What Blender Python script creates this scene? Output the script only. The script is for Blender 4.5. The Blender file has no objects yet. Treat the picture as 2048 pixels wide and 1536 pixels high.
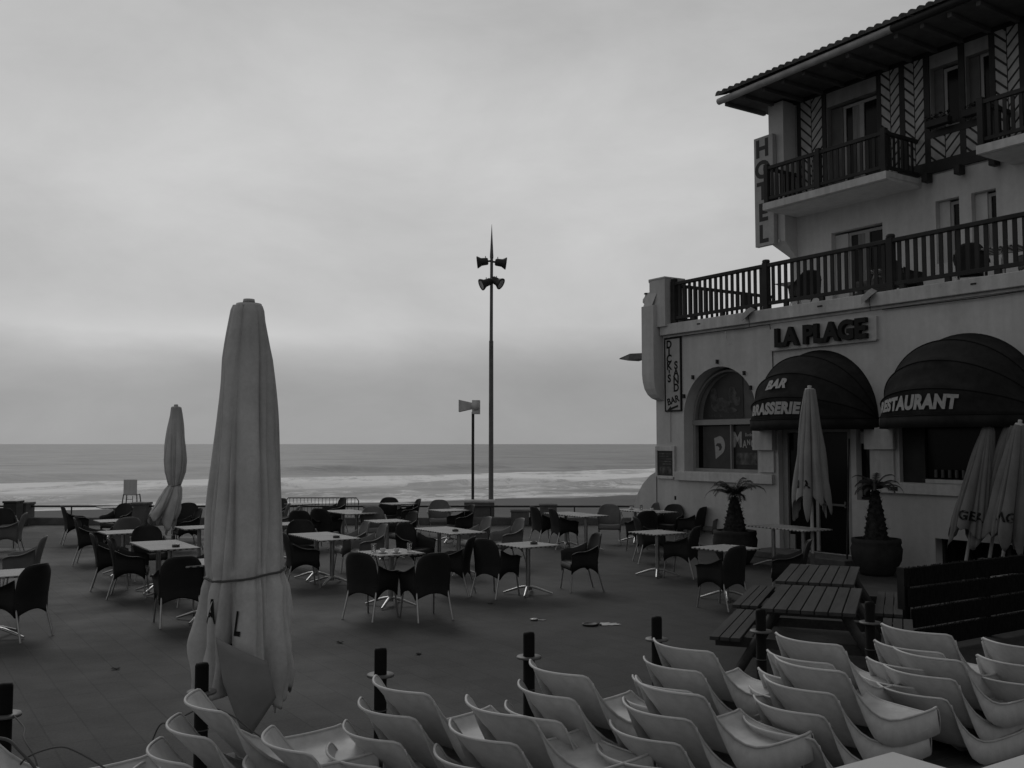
import bpy, bmesh, math, random
from mathutils import Vector, Matrix
from math import sin, cos, pi, radians as R
SC = bpy.context.scene
COL = SC.collection
rnd = random.Random(7)

# ---------------------------------------------------------------- camera
cd = bpy.data.cameras.new("camera"); cam = bpy.data.objects.new("camera", cd); COL.objects.link(cam)
cd.sensor_width = 36; cd.lens = 36*1950/2048; cd.clip_end = 90000; cd.clip_start = .05
cam.location = (0, 0, 2.25); cam.rotation_euler = (R(90)+math.atan(120/1950), 0, 0)
SC.camera = cam
SC.view_settings.view_transform = 'Standard'; SC.view_settings.look = 'None'
SC.view_settings.exposure = 0.0; SC.view_settings.gamma = 1

# ---------------------------------------------------------------- sky
W = bpy.data.worlds.new("World"); SC.world = W; W.use_nodes = True
nt = W.node_tree; nt.nodes.clear()
def N(t, **k):
    n = nt.nodes.new(t)
    for a_, v in k.items(): setattr(n, a_, v)
    return n
L = lambda a, b: nt.links.new(a, b)
out = N('ShaderNodeOutputWorld'); bg = N('ShaderNodeBackground'); L(bg.outputs[0], out.inputs[0])
tc = N('ShaderNodeTexCoord'); sx = N('ShaderNodeSeparateXYZ'); L(tc.outputs['Generated'], sx.inputs[0])
def wmath(op, a, b=None, c=None):
    m = N('ShaderNodeMath', operation=op)
    for i, v in enumerate((a, b, c)):
        if v is None: continue
        if isinstance(v, (int, float)): m.inputs[i].default_value = v
        else: L(v, m.inputs[i])
    return m.outputs[0]
def wnoise(sc, scale, detail=4, rough=.55, dist=0):
    mp = N('ShaderNodeMapping'); L(tc.outputs['Generated'], mp.inputs[0]); mp.inputs['Scale'].default_value = sc
    no = N('ShaderNodeTexNoise'); no.inputs['Scale'].default_value = scale; no.inputs['Detail'].default_value = detail
    no.inputs['Roughness'].default_value = rough; no.inputs['Distortion'].default_value = dist
    L(mp.outputs[0], no.inputs['Vector']); return no.outputs[0]
# height of the cloud decks, warped a little
nz1 = wnoise((1, 1, 3.2), 2.2, 5, .5, .4)
zz = wmath('ADD', sx.outputs[2], wmath('MULTIPLY', wmath('SUBTRACT', nz1, .5), .11))
ramp = N('ShaderNodeValToRGB'); L(zz, ramp.inputs[0]); cr = ramp.color_ramp
pts = [(0.0, .235), (.045, .235), (.072, .265), (.095, .315), (.118, .385), (.16, .375), (.22, .40), (.32, .405), (.42, .36), (.6, .30), (1.0, .26)]
cr.elements[0].position = 0; cr.elements[0].color = (pts[0][1],)*3+(1,)
cr.elements[1].position = 1; cr.elements[1].color = (pts[-1][1],)*3+(1,)
for p, v in pts[1:-1]:
    e = cr.elements.new(p); e.color = (v, v, v, 1)
nz2 = wnoise((1, 1, 2.1), 4.0, 8, .6, .25)
nz3 = wnoise((1, 1, 1.6), 1.5, 3, .5, 0)
f1 = wmath('MULTIPLY_ADD', nz2, .5, .74)
f2 = wmath('MULTIPLY_ADD', nz3, .4, .79)
cl = wmath('MULTIPLY', wmath('MULTIPLY', ramp.outputs[0], f1), f2)
# a thin break in the cloud low over the sea, to the left
gz = wmath('DIVIDE', wmath('SUBTRACT', wmath('ADD', sx.outputs[2], wmath('MULTIPLY', wmath('SUBTRACT', nz2, .5), .035)), .107), .016)
brk = wmath('POWER', 2.718, wmath('MULTIPLY', wmath('MULTIPLY', gz, gz), -1.0))
mb_ = N('ShaderNodeMapRange'); L(sx.outputs[0], mb_.inputs[0])
for i, v in ((1, -.02), (2, -.3), (3, 0), (4, 1.0)): mb_.inputs[i].default_value = v
cl = wmath('ADD', cl, wmath('MULTIPLY', wmath('MULTIPLY', brk, mb_.outputs[0]), .035))
# unseen sky behind the viewer dimmed, so the light comes from over the sea
mr = N('ShaderNodeMapRange'); L(sx.outputs[1], mr.inputs[0])
for i, v in ((1, -.6), (2, .75), (3, .55), (4, 1.0)): mr.inputs[i].default_value = v
# sky dimmed towards the right as well, to darken that side
mr2 = N('ShaderNodeMapRange'); L(sx.outputs[0], mr2.inputs[0])
for i, v in ((1, .2), (2, 1.0), (3, 1.0), (4, .45)): mr2.inputs[i].default_value = v
cl = wmath('MULTIPLY', wmath('MULTIPLY', cl, mr.outputs[0]), mr2.outputs[0])
SUN_EL, SUN_AZ = 38, -22     # degrees; azimuth from +Y towards +X
sky = N('ShaderNodeTexSky', sky_type='NISHITA'); sky.sun_disc = False
sky.sun_elevation = R(SUN_EL); sky.sun_rotation = R(SUN_AZ)
bw = N('ShaderNodeRGBToBW'); L(sky.outputs[0], bw.inputs[0])
tot = wmath('ADD', wmath('MULTIPLY', cl, 12.4), wmath('MULTIPLY', bw.outputs[0], .05))
L(tot, bg.inputs[0]); bg.inputs[1].default_value = .1

sd = bpy.data.lights.new("sun", 'SUN'); so = bpy.data.objects.new("sun", sd); COL.objects.link(so)
sd.energy = .5; sd.angle = R(25); sd.color = (1, .995, .985)
dv = Vector((sin(R(SUN_AZ))*cos(R(SUN_EL)), cos(R(SUN_AZ))*cos(R(SUN_EL)), sin(R(SUN_EL))))
so.rotation_euler = dv.to_track_quat('Z', 'Y').to_euler(); so.location = (0, 0, 60)

# ---------------------------------------------------------------- materials (the place is photographed in black and white)
MATS = {}
def mat(name, v, rough=.7, spec=.3, metal=0, n1=None, n2=None, bump=None, streak=None, stretch=(1, 1, 1), alpha=None):
    """v base grey; n1/n2 = (scale, amount) noise on colour; bump = (scale, strength, distance)"""
    m = bpy.data.materials.new(name); m.use_nodes = True; MATS[name] = m
    t = m.node_tree; b = t.nodes['Principled BSDF']
    b.inputs['Roughness'].default_value = rough; b.inputs['Metallic'].default_value = metal
    b.inputs['Specular IOR Level'].default_value = spec
    b.inputs['Base Color'].default_value = (v, v, v, 1)
    tcn = t.nodes.new('ShaderNodeTexCoord'); mp = t.nodes.new('ShaderNodeMapping'); mp.inputs['Scale'].default_value = stretch
    t.links.new(tcn.outputs['Object'], mp.inputs[0])
    cur = None
    for q in (n1, n2):
        if not q: continue
        no = t.nodes.new('ShaderNodeTexNoise'); no.inputs['Scale'].default_value = q[0]; no.inputs['Detail'].default_value = 5
        no.inputs['Roughness'].default_value = .6
        t.links.new(mp.outputs[0], no.inputs['Vector'])
        k = t.nodes.new('ShaderNodeMapRange'); t.links.new(no.outputs[0], k.inputs[0])
        k.inputs[1].default_value = .3; k.inputs[2].default_value = .7; k.inputs[3].default_value = 1-q[1]; k.inputs[4].default_value = 1+q[1]
        if cur is None: cur = k.outputs[0]
        else:
            mm = t.nodes.new('ShaderNodeMath'); mm.operation = 'MULTIPLY'
            t.links.new(cur, mm.inputs[0]); t.links.new(k.outputs[0], mm.inputs[1]); cur = mm.outputs[0]
    if streak:   # vertical rain streaks: noise squeezed in z
        mp2 = t.nodes.new('ShaderNodeMapping'); mp2.inputs['Scale'].default_value = (streak[0], streak[0], streak[0]*.08)
        t.links.new(tcn.outputs['Object'], mp2.inputs[0])
        no = t.nodes.new('ShaderNodeTexNoise'); no.inputs['Scale'].default_value = 1; no.inputs['Detail'].default_value = 4
        t.links.new(mp2.outputs[0], no.inputs['Vector'])
        k = t.nodes.new('ShaderNodeMapRange'); t.links.new(no.outputs[0], k.inputs[0])
        k.inputs[1].default_value = .35; k.inputs[2].default_value = .65; k.inputs[3].default_value = 1-streak[1]; k.inputs[4].default_value = 1.02
        mm = t.nodes.new('ShaderNodeMath'); mm.operation = 'MULTIPLY'
        if cur is None: mm.inputs[0].default_value = 1
        else: t.links.new(cur, mm.inputs[0])
        t.links.new(k.outputs[0], mm.inputs[1]); cur = mm.outputs[0]
    if cur is not None:
        mm = t.nodes.new('ShaderNodeMath'); mm.operation = 'MULTIPLY'; mm.inputs[1].default_value = v
        t.links.new(cur, mm.inputs[0]); t.links.new(mm.outputs[0], b.inputs['Base Color'])
    if bump:
        no = t.nodes.new('ShaderNodeTexNoise'); no.inputs['Scale'].default_value = bump[0]; no.inputs['Detail'].default_value = 5
        t.links.new(mp.outputs[0], no.inputs['Vector'])
        bp = t.nodes.new('ShaderNodeBump'); bp.inputs['Strength'].default_value = bump[1]; bp.inputs['Distance'].default_value = bump[2]
        t.links.new(no.outputs[0], bp.inputs['Height']); t.links.new(bp.outputs[0], b.inputs['Normal'])
    return m
PL = mat('plaster', .54, .9, .1, n1=(.8, .12), n2=(9, .05), bump=(60, .3, .004), streak=(5, .08))
PL2 = mat('ledge_plaster', .58, .9, .1, n1=(1.3, .15), n2=(12, .06), bump=(60, .3, .004), streak=(7, .16))
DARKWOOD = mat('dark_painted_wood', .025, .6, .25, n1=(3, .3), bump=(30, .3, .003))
WOODRAIL = mat('stained_rail_wood', .03, .65, .25, n1=(2, .35), bump=(40, .3, .002))
SOFFIT = mat('soffit_wood', .11, .8, .1, n1=(2, .25))
WHITEFRAME = mat('white_frame_paint', .28, .5, .3, n1=(4, .12))
GLASS = mat('dark_window_glass', .008, .12, .12)
CURTAIN = mat('curtain', .2, .9, .1, n1=(5, .2), stretch=(4, 4, .3))
TILE = mat('roof_tile', .085, .85, .1, n1=(3, .4), n2=(14, .2), bump=(30, .4, .006))
GUTTER = mat('gutter_zinc', .36, .55, .4, n1=(3, .25))
AWN = mat('awning_canvas', .022, .85, .1, n1=(1.5, .4), n2=(8, .2), bump=(200, .2, .002))
LETTERW = mat('white_lettering', .36, .8, .1, n1=(20, .15))
LETTERB = mat('black_lettering', .012, .6, .2)
PANEL = mat('pale_panel', .42, .8, .15, n1=(3, .12), n2=(15, .06))
INFILL = mat('pale_infill', .38, .9, .1, n1=(5, .2))
POSTER = mat('dark_poster', .022, .35, .3, n1=(3, .4))
POSTERM = mat('poster_mid_tone', .075, .5, .2, n1=(4, .7), n2=(9, .5))
POSTERG = mat('poster_grey', .05, .5, .3, n1=(4, .2))
CHAIRD = mat('dark_chair_plastic', .024, .6, .22, n1=(8, .15))
CHAIRG = mat('grey_chair_plastic', .15, .6, .25, n1=(8, .12))
ALU = mat('aluminium', .42, .32, .5, metal=.85, n1=(20, .15))
LOUNGE = mat('white_lounge_plastic', .55, .45, .3, n1=(3, .12), n2=(17, .10), bump=(50, .12, .001))
CLOTH = mat('parasol_canvas', .54, .9, .05, n1=(2.2, .16), n2=(40, .06), streak=(6, .15), bump=(9, .35, .02))
CLOTHW = mat('weathered_canvas', .19, .9, .05, n1=(1.6, .2), n2=(40, .05), bump=(9, .35, .02))  # parasol canvas with the awning's shade put into its colour
CLOTHM = mat('aged_canvas', .27, .9, .05, n1=(1.6, .18), n2=(40, .05), bump=(9, .35, .02))  # parasol canvas darkened in colour for the dimmer light near the hotel
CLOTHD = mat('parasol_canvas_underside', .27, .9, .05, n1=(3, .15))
POLE = mat('parasol_pole', .45, .5, .3, n1=(6, .1))
BOLL = mat('bollard_black_paint', .008, .6, .08, n1=(6, .3))
ROPE = mat('grey_cable', .09, .7, .2)
CONC = mat('concrete', .13, .9, .1, n1=(3, .25), n2=(25, .12), bump=(40, .4, .005))
STEEL = mat('galvanised_steel', .11, .5, .4, metal=.3, n1=(8, .25))
DSTEEL = mat('dark_steel', .035, .5, .3, n1=(8, .25))
PICNIC = mat('picnic_wood', .05, .75, .2, n1=(5, .3), n2=(30, .15), bump=(30, .4, .003), stretch=(1, .12, 1))
STRAW = mat('dry_straw_top', .045, .95, .05, n1=(50, .6))
BRUSH = mat('brushwood', .011, .95, .05, n1=(30, .5), bump=(60, .8, .02), stretch=(1, 1, .3))
TRUNK = mat('palm_trunk', .03, .95, .05, n1=(12, .5), bump=(25, .8, .03))
LEAF = mat('palm_leaf', .035, .6, .3, n1=(6, .4))
POT = mat('planter_pot', .03, .85, .15, n1=(5, .3), bump=(20, .4, .01))
CUP = mat('cup_glaze', .6, .25, .5)
ASH = mat('ashtray_glass', .06, .2, .5)
SAND = mat('sand', .17, .95, .05, n1=(.05, .12), n2=(.6, .08), bump=(1.5, .3, .05))
DECK = mat('platform_boards', .12, .45, .35, n1=(2, .25), n2=(14, .12), bump=(30, .25, .002), stretch=(.12, 1, 1))
LENS = mat('lamp_lens', .3, .2, .5)
LITTER = mat('dry_leaf', .03, .9, .05)

def glassy(name, v, tr):
    m = bpy.data.materials.new(name); m.use_nodes = True; b = m.node_tree.nodes['Principled BSDF']
    b.inputs['Base Color'].default_value = (v, v, v, 1); b.inputs['Roughness'].default_value = .05
    b.inputs['Transmission Weight'].default_value = tr; b.inputs['IOR'].default_value = 1.3
    return m
DRINK = glassy('drinking_glass', .9, .9)

# striped table top: stripes are printed on the laminate, running along local x
def striped():
    m = bpy.data.materials.new('striped_laminate'); m.use_nodes = True; t = m.node_tree; b = t.nodes['Principled BSDF']
    b.inputs['Roughness'].default_value = .5; b.inputs['Specular IOR Level'].default_value = .07
    tcn = t.nodes.new('ShaderNodeTexCoord'); sp = t.nodes.new('ShaderNodeSeparateXYZ'); t.links.new(tcn.outputs['Object'], sp.inputs[0])
    w = t.nodes.new('ShaderNodeMath'); w.operation = 'MULTIPLY'; w.inputs[1].default_value = 11.5; t.links.new(sp.outputs[0], w.inputs[0])
    fr = t.nodes.new('ShaderNodeMath'); fr.operation = 'FRACT'; t.links.new(w.outputs[0], fr.inputs[0])
    rp = t.nodes.new('ShaderNodeValToRGB'); t.links.new(fr.outputs[0], rp.inputs[0]); rp.color_ramp.interpolation = 'CONSTANT'
    e = rp.color_ramp.elements; e[0].position = 0; e[0].color = (.60,)*3+(1,); e[1].position = .5; e[1].color = (.28,)*3+(1,)
    e2 = e.new(.78); e2.color = (.10,)*3+(1,)
    no = t.nodes.new('ShaderNodeTexNoise'); no.inputs['Scale'].default_value = 5; t.links.new(tcn.outputs['Object'], no.inputs['Vector'])
    mx = t.nodes.new('ShaderNodeMix'); mx.data_type = 'RGBA'; mx.blend_type = 'MULTIPLY'; mx.inputs[0].default_value = .35
    t.links.new(rp.outputs[0], mx.inputs[6]); cb = t.nodes.new('ShaderNodeRGBToBW'); t.links.new(no.outputs[1], cb.inputs[0]); t.links.new(cb.outputs[0], mx.inputs[7])
    t.links.new(mx.outputs[2], b.inputs['Base Color']); return m
STRIPE = striped()
EDGE = mat('table_edge', .1, .6, .3)
def edge_pattern():
    t = EDGE.node_tree; b = t.nodes['Principled BSDF']; tcn = t.nodes.new('ShaderNodeTexCoord'); sp = t.nodes.new('ShaderNodeSeparateXYZ'); t.links.new(tcn.outputs['Object'], sp.inputs[0])
    a = t.nodes.new('ShaderNodeMath'); t.links.new(sp.outputs[0], a.inputs[0]); t.links.new(sp.outputs[1], a.inputs[1])
    w = t.nodes.new('ShaderNodeMath'); w.operation = 'MULTIPLY'; w.inputs[1].default_value = 11.5; t.links.new(a.outputs[0], w.inputs[0])
    f = t.nodes.new('ShaderNodeMath'); f.operation = 'FRACT'; t.links.new(w.outputs[0], f.inputs[0])
    rp = t.nodes.new('ShaderNodeValToRGB'); t.links.new(f.outputs[0], rp.inputs[0]); rp.color_ramp.interpolation = 'CONSTANT'
    e = rp.color_ramp.elements; e[0].position = 0; e[0].color = (.3,)*3+(1,); e[1].position = .55; e[1].color = (.03,)*3+(1,)
    t.links.new(rp.outputs[0], b.inputs['Base Color'])
edge_pattern()

# paving: large slabs, faint joints, damp patches
def paving():
    m = bpy.data.materials.new('paving_slabs'); m.use_nodes = True; t = m.node_tree; b = t.nodes['Principled BSDF']
    b.inputs['Specular IOR Level'].default_value = .22
    tcn = t.nodes.new('ShaderNodeTexCoord'); mp = t.nodes.new('ShaderNodeMapping'); mp.inputs['Rotation'].default_value = (0, 0, R(56.8))
    t.links.new(tcn.outputs['Object'], mp.inputs[0])
    br = t.nodes.new('ShaderNodeTexBrick'); br.inputs['Scale'].default_value = 1; br.inputs['Brick Width'].default_value = .6; br.inputs['Row Height'].default_value = .3
    br.inputs['Mortar Size'].default_value = .008; br.inputs['Mortar Smooth'].default_value = .3
    br.inputs['Color1'].default_value = (.050,)*3+(1,); br.inputs['Color2'].default_value = (.043,)*3+(1,); br.inputs['Mortar'].default_value = (.035,)*3+(1,)
    t.links.new(mp.outputs[0], br.inputs['Vector'])
    last = br.outputs[0]
    for s, lo, hi in ((.35, .66, 1.25), (2.5, .78, 1.18), (45, .72, 1.3)):
        no = t.nodes.new('ShaderNodeTexNoise'); no.inputs['Scale'].default_value = s; no.inputs['Detail'].default_value = 6; no.inputs['Roughness'].default_value = .65
        t.links.new(tcn.outputs['Object'], no.inputs['Vector'])
        k = t.nodes.new('ShaderNodeMapRange'); t.links.new(no.outputs[0], k.inputs[0])
        k.inputs[1].default_value = .3; k.inputs[2].default_value = .7; k.inputs[3].default_value = lo; k.inputs[4].default_value = hi
        mx = t.nodes.new('ShaderNodeMix'); mx.data_type = 'RGBA'; mx.blend_type = 'MULTIPLY'; mx.inputs[0].default_value = 1
        t.links.new(last, mx.inputs[6]); t.links.new(k.outputs[0], mx.inputs[7]); last = mx.outputs[2]
        if s == .35:
            r2 = t.nodes.new('ShaderNodeMapRange'); t.links.new(no.outputs[0], r2.inputs[0])
            r2.inputs[1].default_value = .35; r2.inputs[2].default_value = .65; r2.inputs[3].default_value = .62; r2.inputs[4].default_value = .85
            t.links.new(r2.outputs[0], b.inputs['Roughness'])
    t.links.new(last, b.inputs['Base Color'])
    bp = t.nodes.new('ShaderNodeBump'); bp.inputs['Strength'].default_value = .35; bp.inputs['Distance'].default_value = .004
    t.links.new(br.outputs[1], bp.inputs['Height']); bp.invert = True; t.links.new(bp.outputs[0], b.inputs['Normal'])
    return m
PAVE = paving()

# sea: rough water plus foam laid along the surf zone (object coordinates, metres)
def sea_mat():
    m = bpy.data.materials.new('sea_water'); m.use_nodes = True; t = m.node_tree; b = t.nodes['Principled BSDF']
    def M(op, a, c=None):
        n = t.nodes.new('ShaderNodeMath'); n.operation = op
        for i, v in enumerate((a, c)):
            if v is None: continue
            if isinstance(v, (int, float)): n.inputs[i].default_value = v
            else: t.links.new(v, n.inputs[i])
        return n.outputs[0]
    tcn = t.nodes.new('ShaderNodeTexCoord'); sp = t.nodes.new('ShaderNodeSeparateXYZ'); t.links.new(tcn.outputs['Object'], sp.inputs[0])
    X, Y = sp.outputs[0], sp.outputs[1]
    def noise(sc, scale, det=4, rot=0, ro=.6, dist=0):
        mp = t.nodes.new('ShaderNodeMapping'); mp.inputs['Scale'].default_value = sc; mp.inputs['Rotation'].default_value = (0, 0, rot)
        t.links.new(tcn.outputs['Object'], mp.inputs[0])
        no = t.nodes.new('ShaderNodeTexNoise'); no.inputs['Scale'].default_value = scale; no.inputs['Detail'].default_value = det
        no.inputs['Roughness'].default_value = ro; no.inputs['Distortion'].default_value = dist
        t.links.new(mp.outputs[0], no.inputs['Vector']); return no.outputs[0]
    cx_ = t.nodes.new('ShaderNodeClamp'); t.links.new(X, cx_.inputs[0]); cx_.inputs[1].default_value = -170; cx_.inputs[2].default_value = 130; X = cx_.outputs[0]
    X2 = M('MULTIPLY', X, X)
    wob = M('SUBTRACT', noise((.3, 1, 1), .03, 5, R(-28), .6, .4), .5)
    def lin(c0, c1, c2, amp): return M('ADD', M('ADD', M('MULTIPLY', X, c1), M('MULTIPLY', X2, c2)), M('ADD', M('MULTIPLY', wob, amp), c0))
    shore = lin(163.0, .52, 0, 14); inner = lin(216.0, .55, .0015, 30); outer = lin(308.0, .95, .0025, 46)
    def step(x, lo, hi):
        k_ = t.nodes.new('ShaderNodeMapRange'); k_.interpolation_type = 'SMOOTHSTEP'; t.links.new(x, k_.inputs[0]); k_.inputs[1].default_value = lo; k_.inputs[2].default_value = hi; return k_.outputs[0]
    rag = M('MULTIPLY', M('SUBTRACT', noise((1, .6, 1), .09, 6, 0, .7), .5), 16)
    dO = M('ADD', M('SUBTRACT', outer, Y), rag); dI = M('SUBTRACT', Y, inner); dS = M('SUBTRACT', Y, shore)
    fo = noise((1, .55, 1), .22, 8, R(-28), .75, .6); fo2 = noise((.8, .5, 1), .05, 5, R(-26), .6, .5)
    main = M('MULTIPLY', step(dO, 0, 5), step(dI, -16, 14))
    main = M('MULTIPLY', main, M('ADD', .40, M('MULTIPLY', step(M('ADD', M('MULTIPLY', fo, .6), M('MULTIPLY', fo2, .6)), .50, .62), .6)))
    crest = M('MULTIPLY', step(dO, 0, 3), step(M('SUBTRACT', 22.0, dO), 0, 14))
    main = M('MAXIMUM', main, M('MULTIPLY', crest, step(fo, .3, .55)))
    midz = M('MULTIPLY', step(M('MULTIPLY', dI, -1.0), -4, 10), M('MULTIPLY', step(fo2, .46, .56), M('MULTIPLY', step(fo, .4, .58), .8)))
    edge = M('MULTIPLY', step(dS, -2, 3), step(M('SUBTRACT', 11.0, dS), 0, 7)); edge = M('MULTIPLY', edge, step(fo, .28, .6))
    far = M('MULTIPLY', step(noise((.12, 1, 1), .045, 6, R(-22), .7, .3), .66, .74), .25)
    foam = M('MAXIMUM', M('MAXIMUM', main, midz), M('MAXIMUM', edge, far))
    k = t.nodes.new('ShaderNodeClamp'); t.links.new(foam, k.inputs[0])
    sw = noise((.5, .6, 1), .05, 9, R(-12), .8, .2)
    ks = t.nodes.new('ShaderNodeMapRange'); t.links.new(sw, ks.inputs[0]); ks.inputs[1].default_value = .3; ks.inputs[2].default_value = .7
    ks.inputs[3].default_value = .15; ks.inputs[4].default_value = .44
    comb = t.nodes.new('ShaderNodeMix'); comb.data_type = 'FLOAT'; t.links.new(k.outputs[0], comb.inputs[0]); t.links.new(ks.outputs[0], comb.inputs[2]); comb.inputs[3].default_value = .95
    t.links.new(comb.outputs[0], b.inputs['Base Color'])
    ro = t.nodes.new('ShaderNodeMix'); ro.data_type = 'FLOAT'; t.links.new(k.outputs[0], ro.inputs[0]); ro.inputs[2].default_value = .6; ro.inputs[3].default_value = .95
    t.links.new(ro.outputs[0], b.inputs['Roughness']); b.inputs['Specular IOR Level'].default_value = .25
    h1 = noise((.3, 1, 1), .35, 6, R(-20), .65, .3); h2 = noise((.2, 1, 1), .05, 4, R(-20), .6, .2)
    hh = M('ADD', h1, M('MULTIPLY', h2, 5))
    bp = t.nodes.new('ShaderNodeBump'); bp.inputs['Strength'].default_value = .5; bp.inputs['Distance'].default_value = .6
    t.links.new(hh, bp.inputs['Height']); t.links.new(bp.outputs[0], b.inputs['Normal'])
    return m
SEA = sea_mat()

# ---------------------------------------------------------------- mesh builder
class MB:
    def __init__(s): s.v = []; s.f = []; s.mi = []; s.sm = []
    def add(s, vs, fs, M=None, mi=0, sm=False):
        o = len(s.v)
        for p in vs:
            p = Vector(p); s.v.append(M @ p if M is not None else p)
        for f in fs: s.f.append([o+i for i in f]); s.mi.append(mi); s.sm.append(sm)
        return s
    def box(s, x0, x1, y0, y1, z0, z1, M=None, mi=0):
        vs = [(x, y, z) for z in (z0, z1) for y in (y0, y1) for x in (x0, x1)]
        return s.add(vs, [(0, 2, 3, 1), (4, 5, 7, 6), (0, 1, 5, 4), (1, 3, 7, 5), (3, 2, 6, 7), (2, 0, 4, 6)], M, mi)
    def bevbox(s, x0, x1, y0, y1, z0, z1, b=.01, M=None, mi=0):
        bm = bmesh.new(); bmesh.ops.create_cube(bm, size=1)
        for v in bm.verts: v.co = Vector(((x0+x1)/2+v.co.x*(x1-x0), (y0+y1)/2+v.co.y*(y1-y0), (z0+z1)/2+v.co.z*(z1-z0)))
        bmesh.ops.bevel(bm, geom=bm.edges[:], offset=b, segments=2, affect='EDGES', profile=.5)
        bm.verts.index_update(); s.add([v.co.copy() for v in bm.verts], [[v.index for v in f.verts] for f in bm.faces], M, mi); bm.free(); return s
    def tube(s, pts, r, n=8, M=None, mi=0, cap=True, flat=1.0):
        """swept tube; r one radius or one per point"""
        P = [Vector(p) for p in pts]; rr = r if isinstance(r, (list, tuple)) else [r]*len(P)
        vs = []; up = None
        for i, p in enumerate(P):
            d = (P[min(i+1, len(P)-1)]-P[max(i-1, 0)]).normalized()
            if up is None: up = Vector((0, 0, 1)) if abs(d.z) < .9 else Vector((1, 0, 0))
            x = d.cross(up).normalized(); y = x.cross(d).normalized(); up = y
            for k in range(n):
                a = 2*pi*k/n; vs.append(p+x*cos(a)*rr[i]+y*sin(a)*rr[i]*flat)
        fs = [(i*n+k, i*n+(k+1) % n, (i+1)*n+(k+1) % n, (i+1)*n+k) for i in range(len(P)-1) for k in range(n)]
        s.add(vs, fs, M, mi, True)
        if cap: s.add(vs[:n], [list(range(n))[::-1]], M, mi); s.add(vs[-n:], [list(range(n))], M, mi)
        return s
    def lathe(s, prof, n=24, M=None, mi=0, a0=0, a1=2*pi, sm=True, fn=None):
        closed = abs(a1-a0-2*pi) < 1e-6; m = n if closed else n+1
        vs = []
        for j, (z, r) in enumerate(prof):
            for k in range(m):
                a = a0+(a1-a0)*k/n; rr = r if fn is None else fn(j, z, r, a)
                if isinstance(rr, tuple): rr, zz_ = rr
                else: zz_ = z
                vs.append((rr*cos(a), rr*sin(a), zz_))
        fs = [(j*m+k, j*m+(k+1) % m, (j+1)*m+(k+1) % m, (j+1)*m+k) for j in range(len(prof)-1) for k in range(n)]
        return s.add(vs, fs, M, mi, sm)
    def prism(s, poly, z0, z1, M=None, mi=0):
        n = len(poly); vs = [(x, y, z0) for x, y in poly]+[(x, y, z1) for x, y in poly]
        fs = [list(range(n))[::-1], list(range(n, 2*n))]+[(i, (i+1) % n, n+(i+1) % n, n+i) for i in range(n)]
        return s.add(vs, fs, M, mi)
    def grid(s, rows, M=None, mi=0, sm=True):
        m = len(rows[0]); vs = [p for r in rows for p in r]
        fs = [(j*m+i, j*m+i+1, (j+1)*m+i+1, (j+1)*m+i) for j in range(len(rows)-1) for i in range(m-1)]
        return s.add(vs, fs, M, mi, sm)
    def mesh(s, name, mats, weld=False):
        me = bpy.data.meshes.new(name); me.from_pydata([tuple(v) for v in s.v], [], s.f)
        mats = mats if isinstance(mats, (list, tuple)) else [mats]
        for m in mats: me.materials.append(m)
        for p, i, sm in zip(me.polygons, s.mi, s.sm): p.material_index = i; p.use_smooth = sm
        bm = bmesh.new(); bm.from_mesh(me)
        if weld: bmesh.ops.remove_doubles(bm, verts=bm.verts[:], dist=1e-5)
        bmesh.ops.recalc_face_normals(bm, faces=bm.faces[:]); bm.to_mesh(me); bm.free()
        me.update(); return me
    def build(s, name, mats, parent=None, loc=None, rz=0, weld=False, thick=0, sub=0):
        o = link(name, s.mesh(name, mats, weld), parent, loc, rz)
        if thick: q = o.modifiers.new('thickness', 'SOLIDIFY'); q.thickness = thick; q.offset = 0
        if sub: q = o.modifiers.new('smooth', 'SUBSURF'); q.levels = sub; q.render_levels = sub
        return o
def link(name, me, parent=None, loc=None, rz=0):
    o = bpy.data.objects.new(name, me); COL.objects.link(o)
    if parent: o.parent = parent
    if loc: o.location = loc
    o.rotation_euler.z = rz; return o
def tag(o, label=None, cat=None, group=None, kind=None):
    for k, v in (('label', label), ('category', cat), ('group', group), ('kind', kind)):
        if v: o[k] = v
    return o
def thing(name, label, cat, loc=(0, 0, 0), rz=0, group=None):
    return tag(link(name, None, None, loc, rz), label, cat, group)
def copy_tree(src, loc, rz, label, group=None, swap=None):
    """copy a thing with its parts and sub-parts; swap = {material: material} through object-level slots is avoided: meshes are swapped"""
    r = src.copy(); COL.objects.link(r); r.location = loc; r.rotation_euler.z = rz; r['label'] = label
    if group: r['group'] = group
    def rec(a_, b_):
        for ch in list(a_.children):
            c = ch.copy(); COL.objects.link(c); c.parent = b_
            if swap and c.data and c.data.name in swap: c.data = swap[c.data.name]
            rec(ch, c)
    rec(src, r); return r
TXT = {}
def text_mesh(s, size=1, bold=.02, shear=0, extrude=0, spacing=1, align='CENTER'):
    cu = bpy.data.curves.new('t', 'FONT'); cu.body = s; cu.size = size; cu.offset = bold*size; cu.shear = shear; cu.extrude = extrude
    cu.align_x = align; cu.align_y = 'CENTER'; cu.space_character = spacing; cu.resolution_u = 4
    o = bpy.data.objects.new('t', cu); COL.objects.link(o)
    dg = bpy.context.evaluated_depsgraph_get(); me = bpy.data.meshes.new_from_object(o.evaluated_get(dg))
    bpy.data.objects.remove(o); vs = [v.co.copy() for v in me.vertices]; fs = [list(p.vertices) for p in me.polygons]
    bpy.data.meshes.remove(me); return vs, fs
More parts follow.
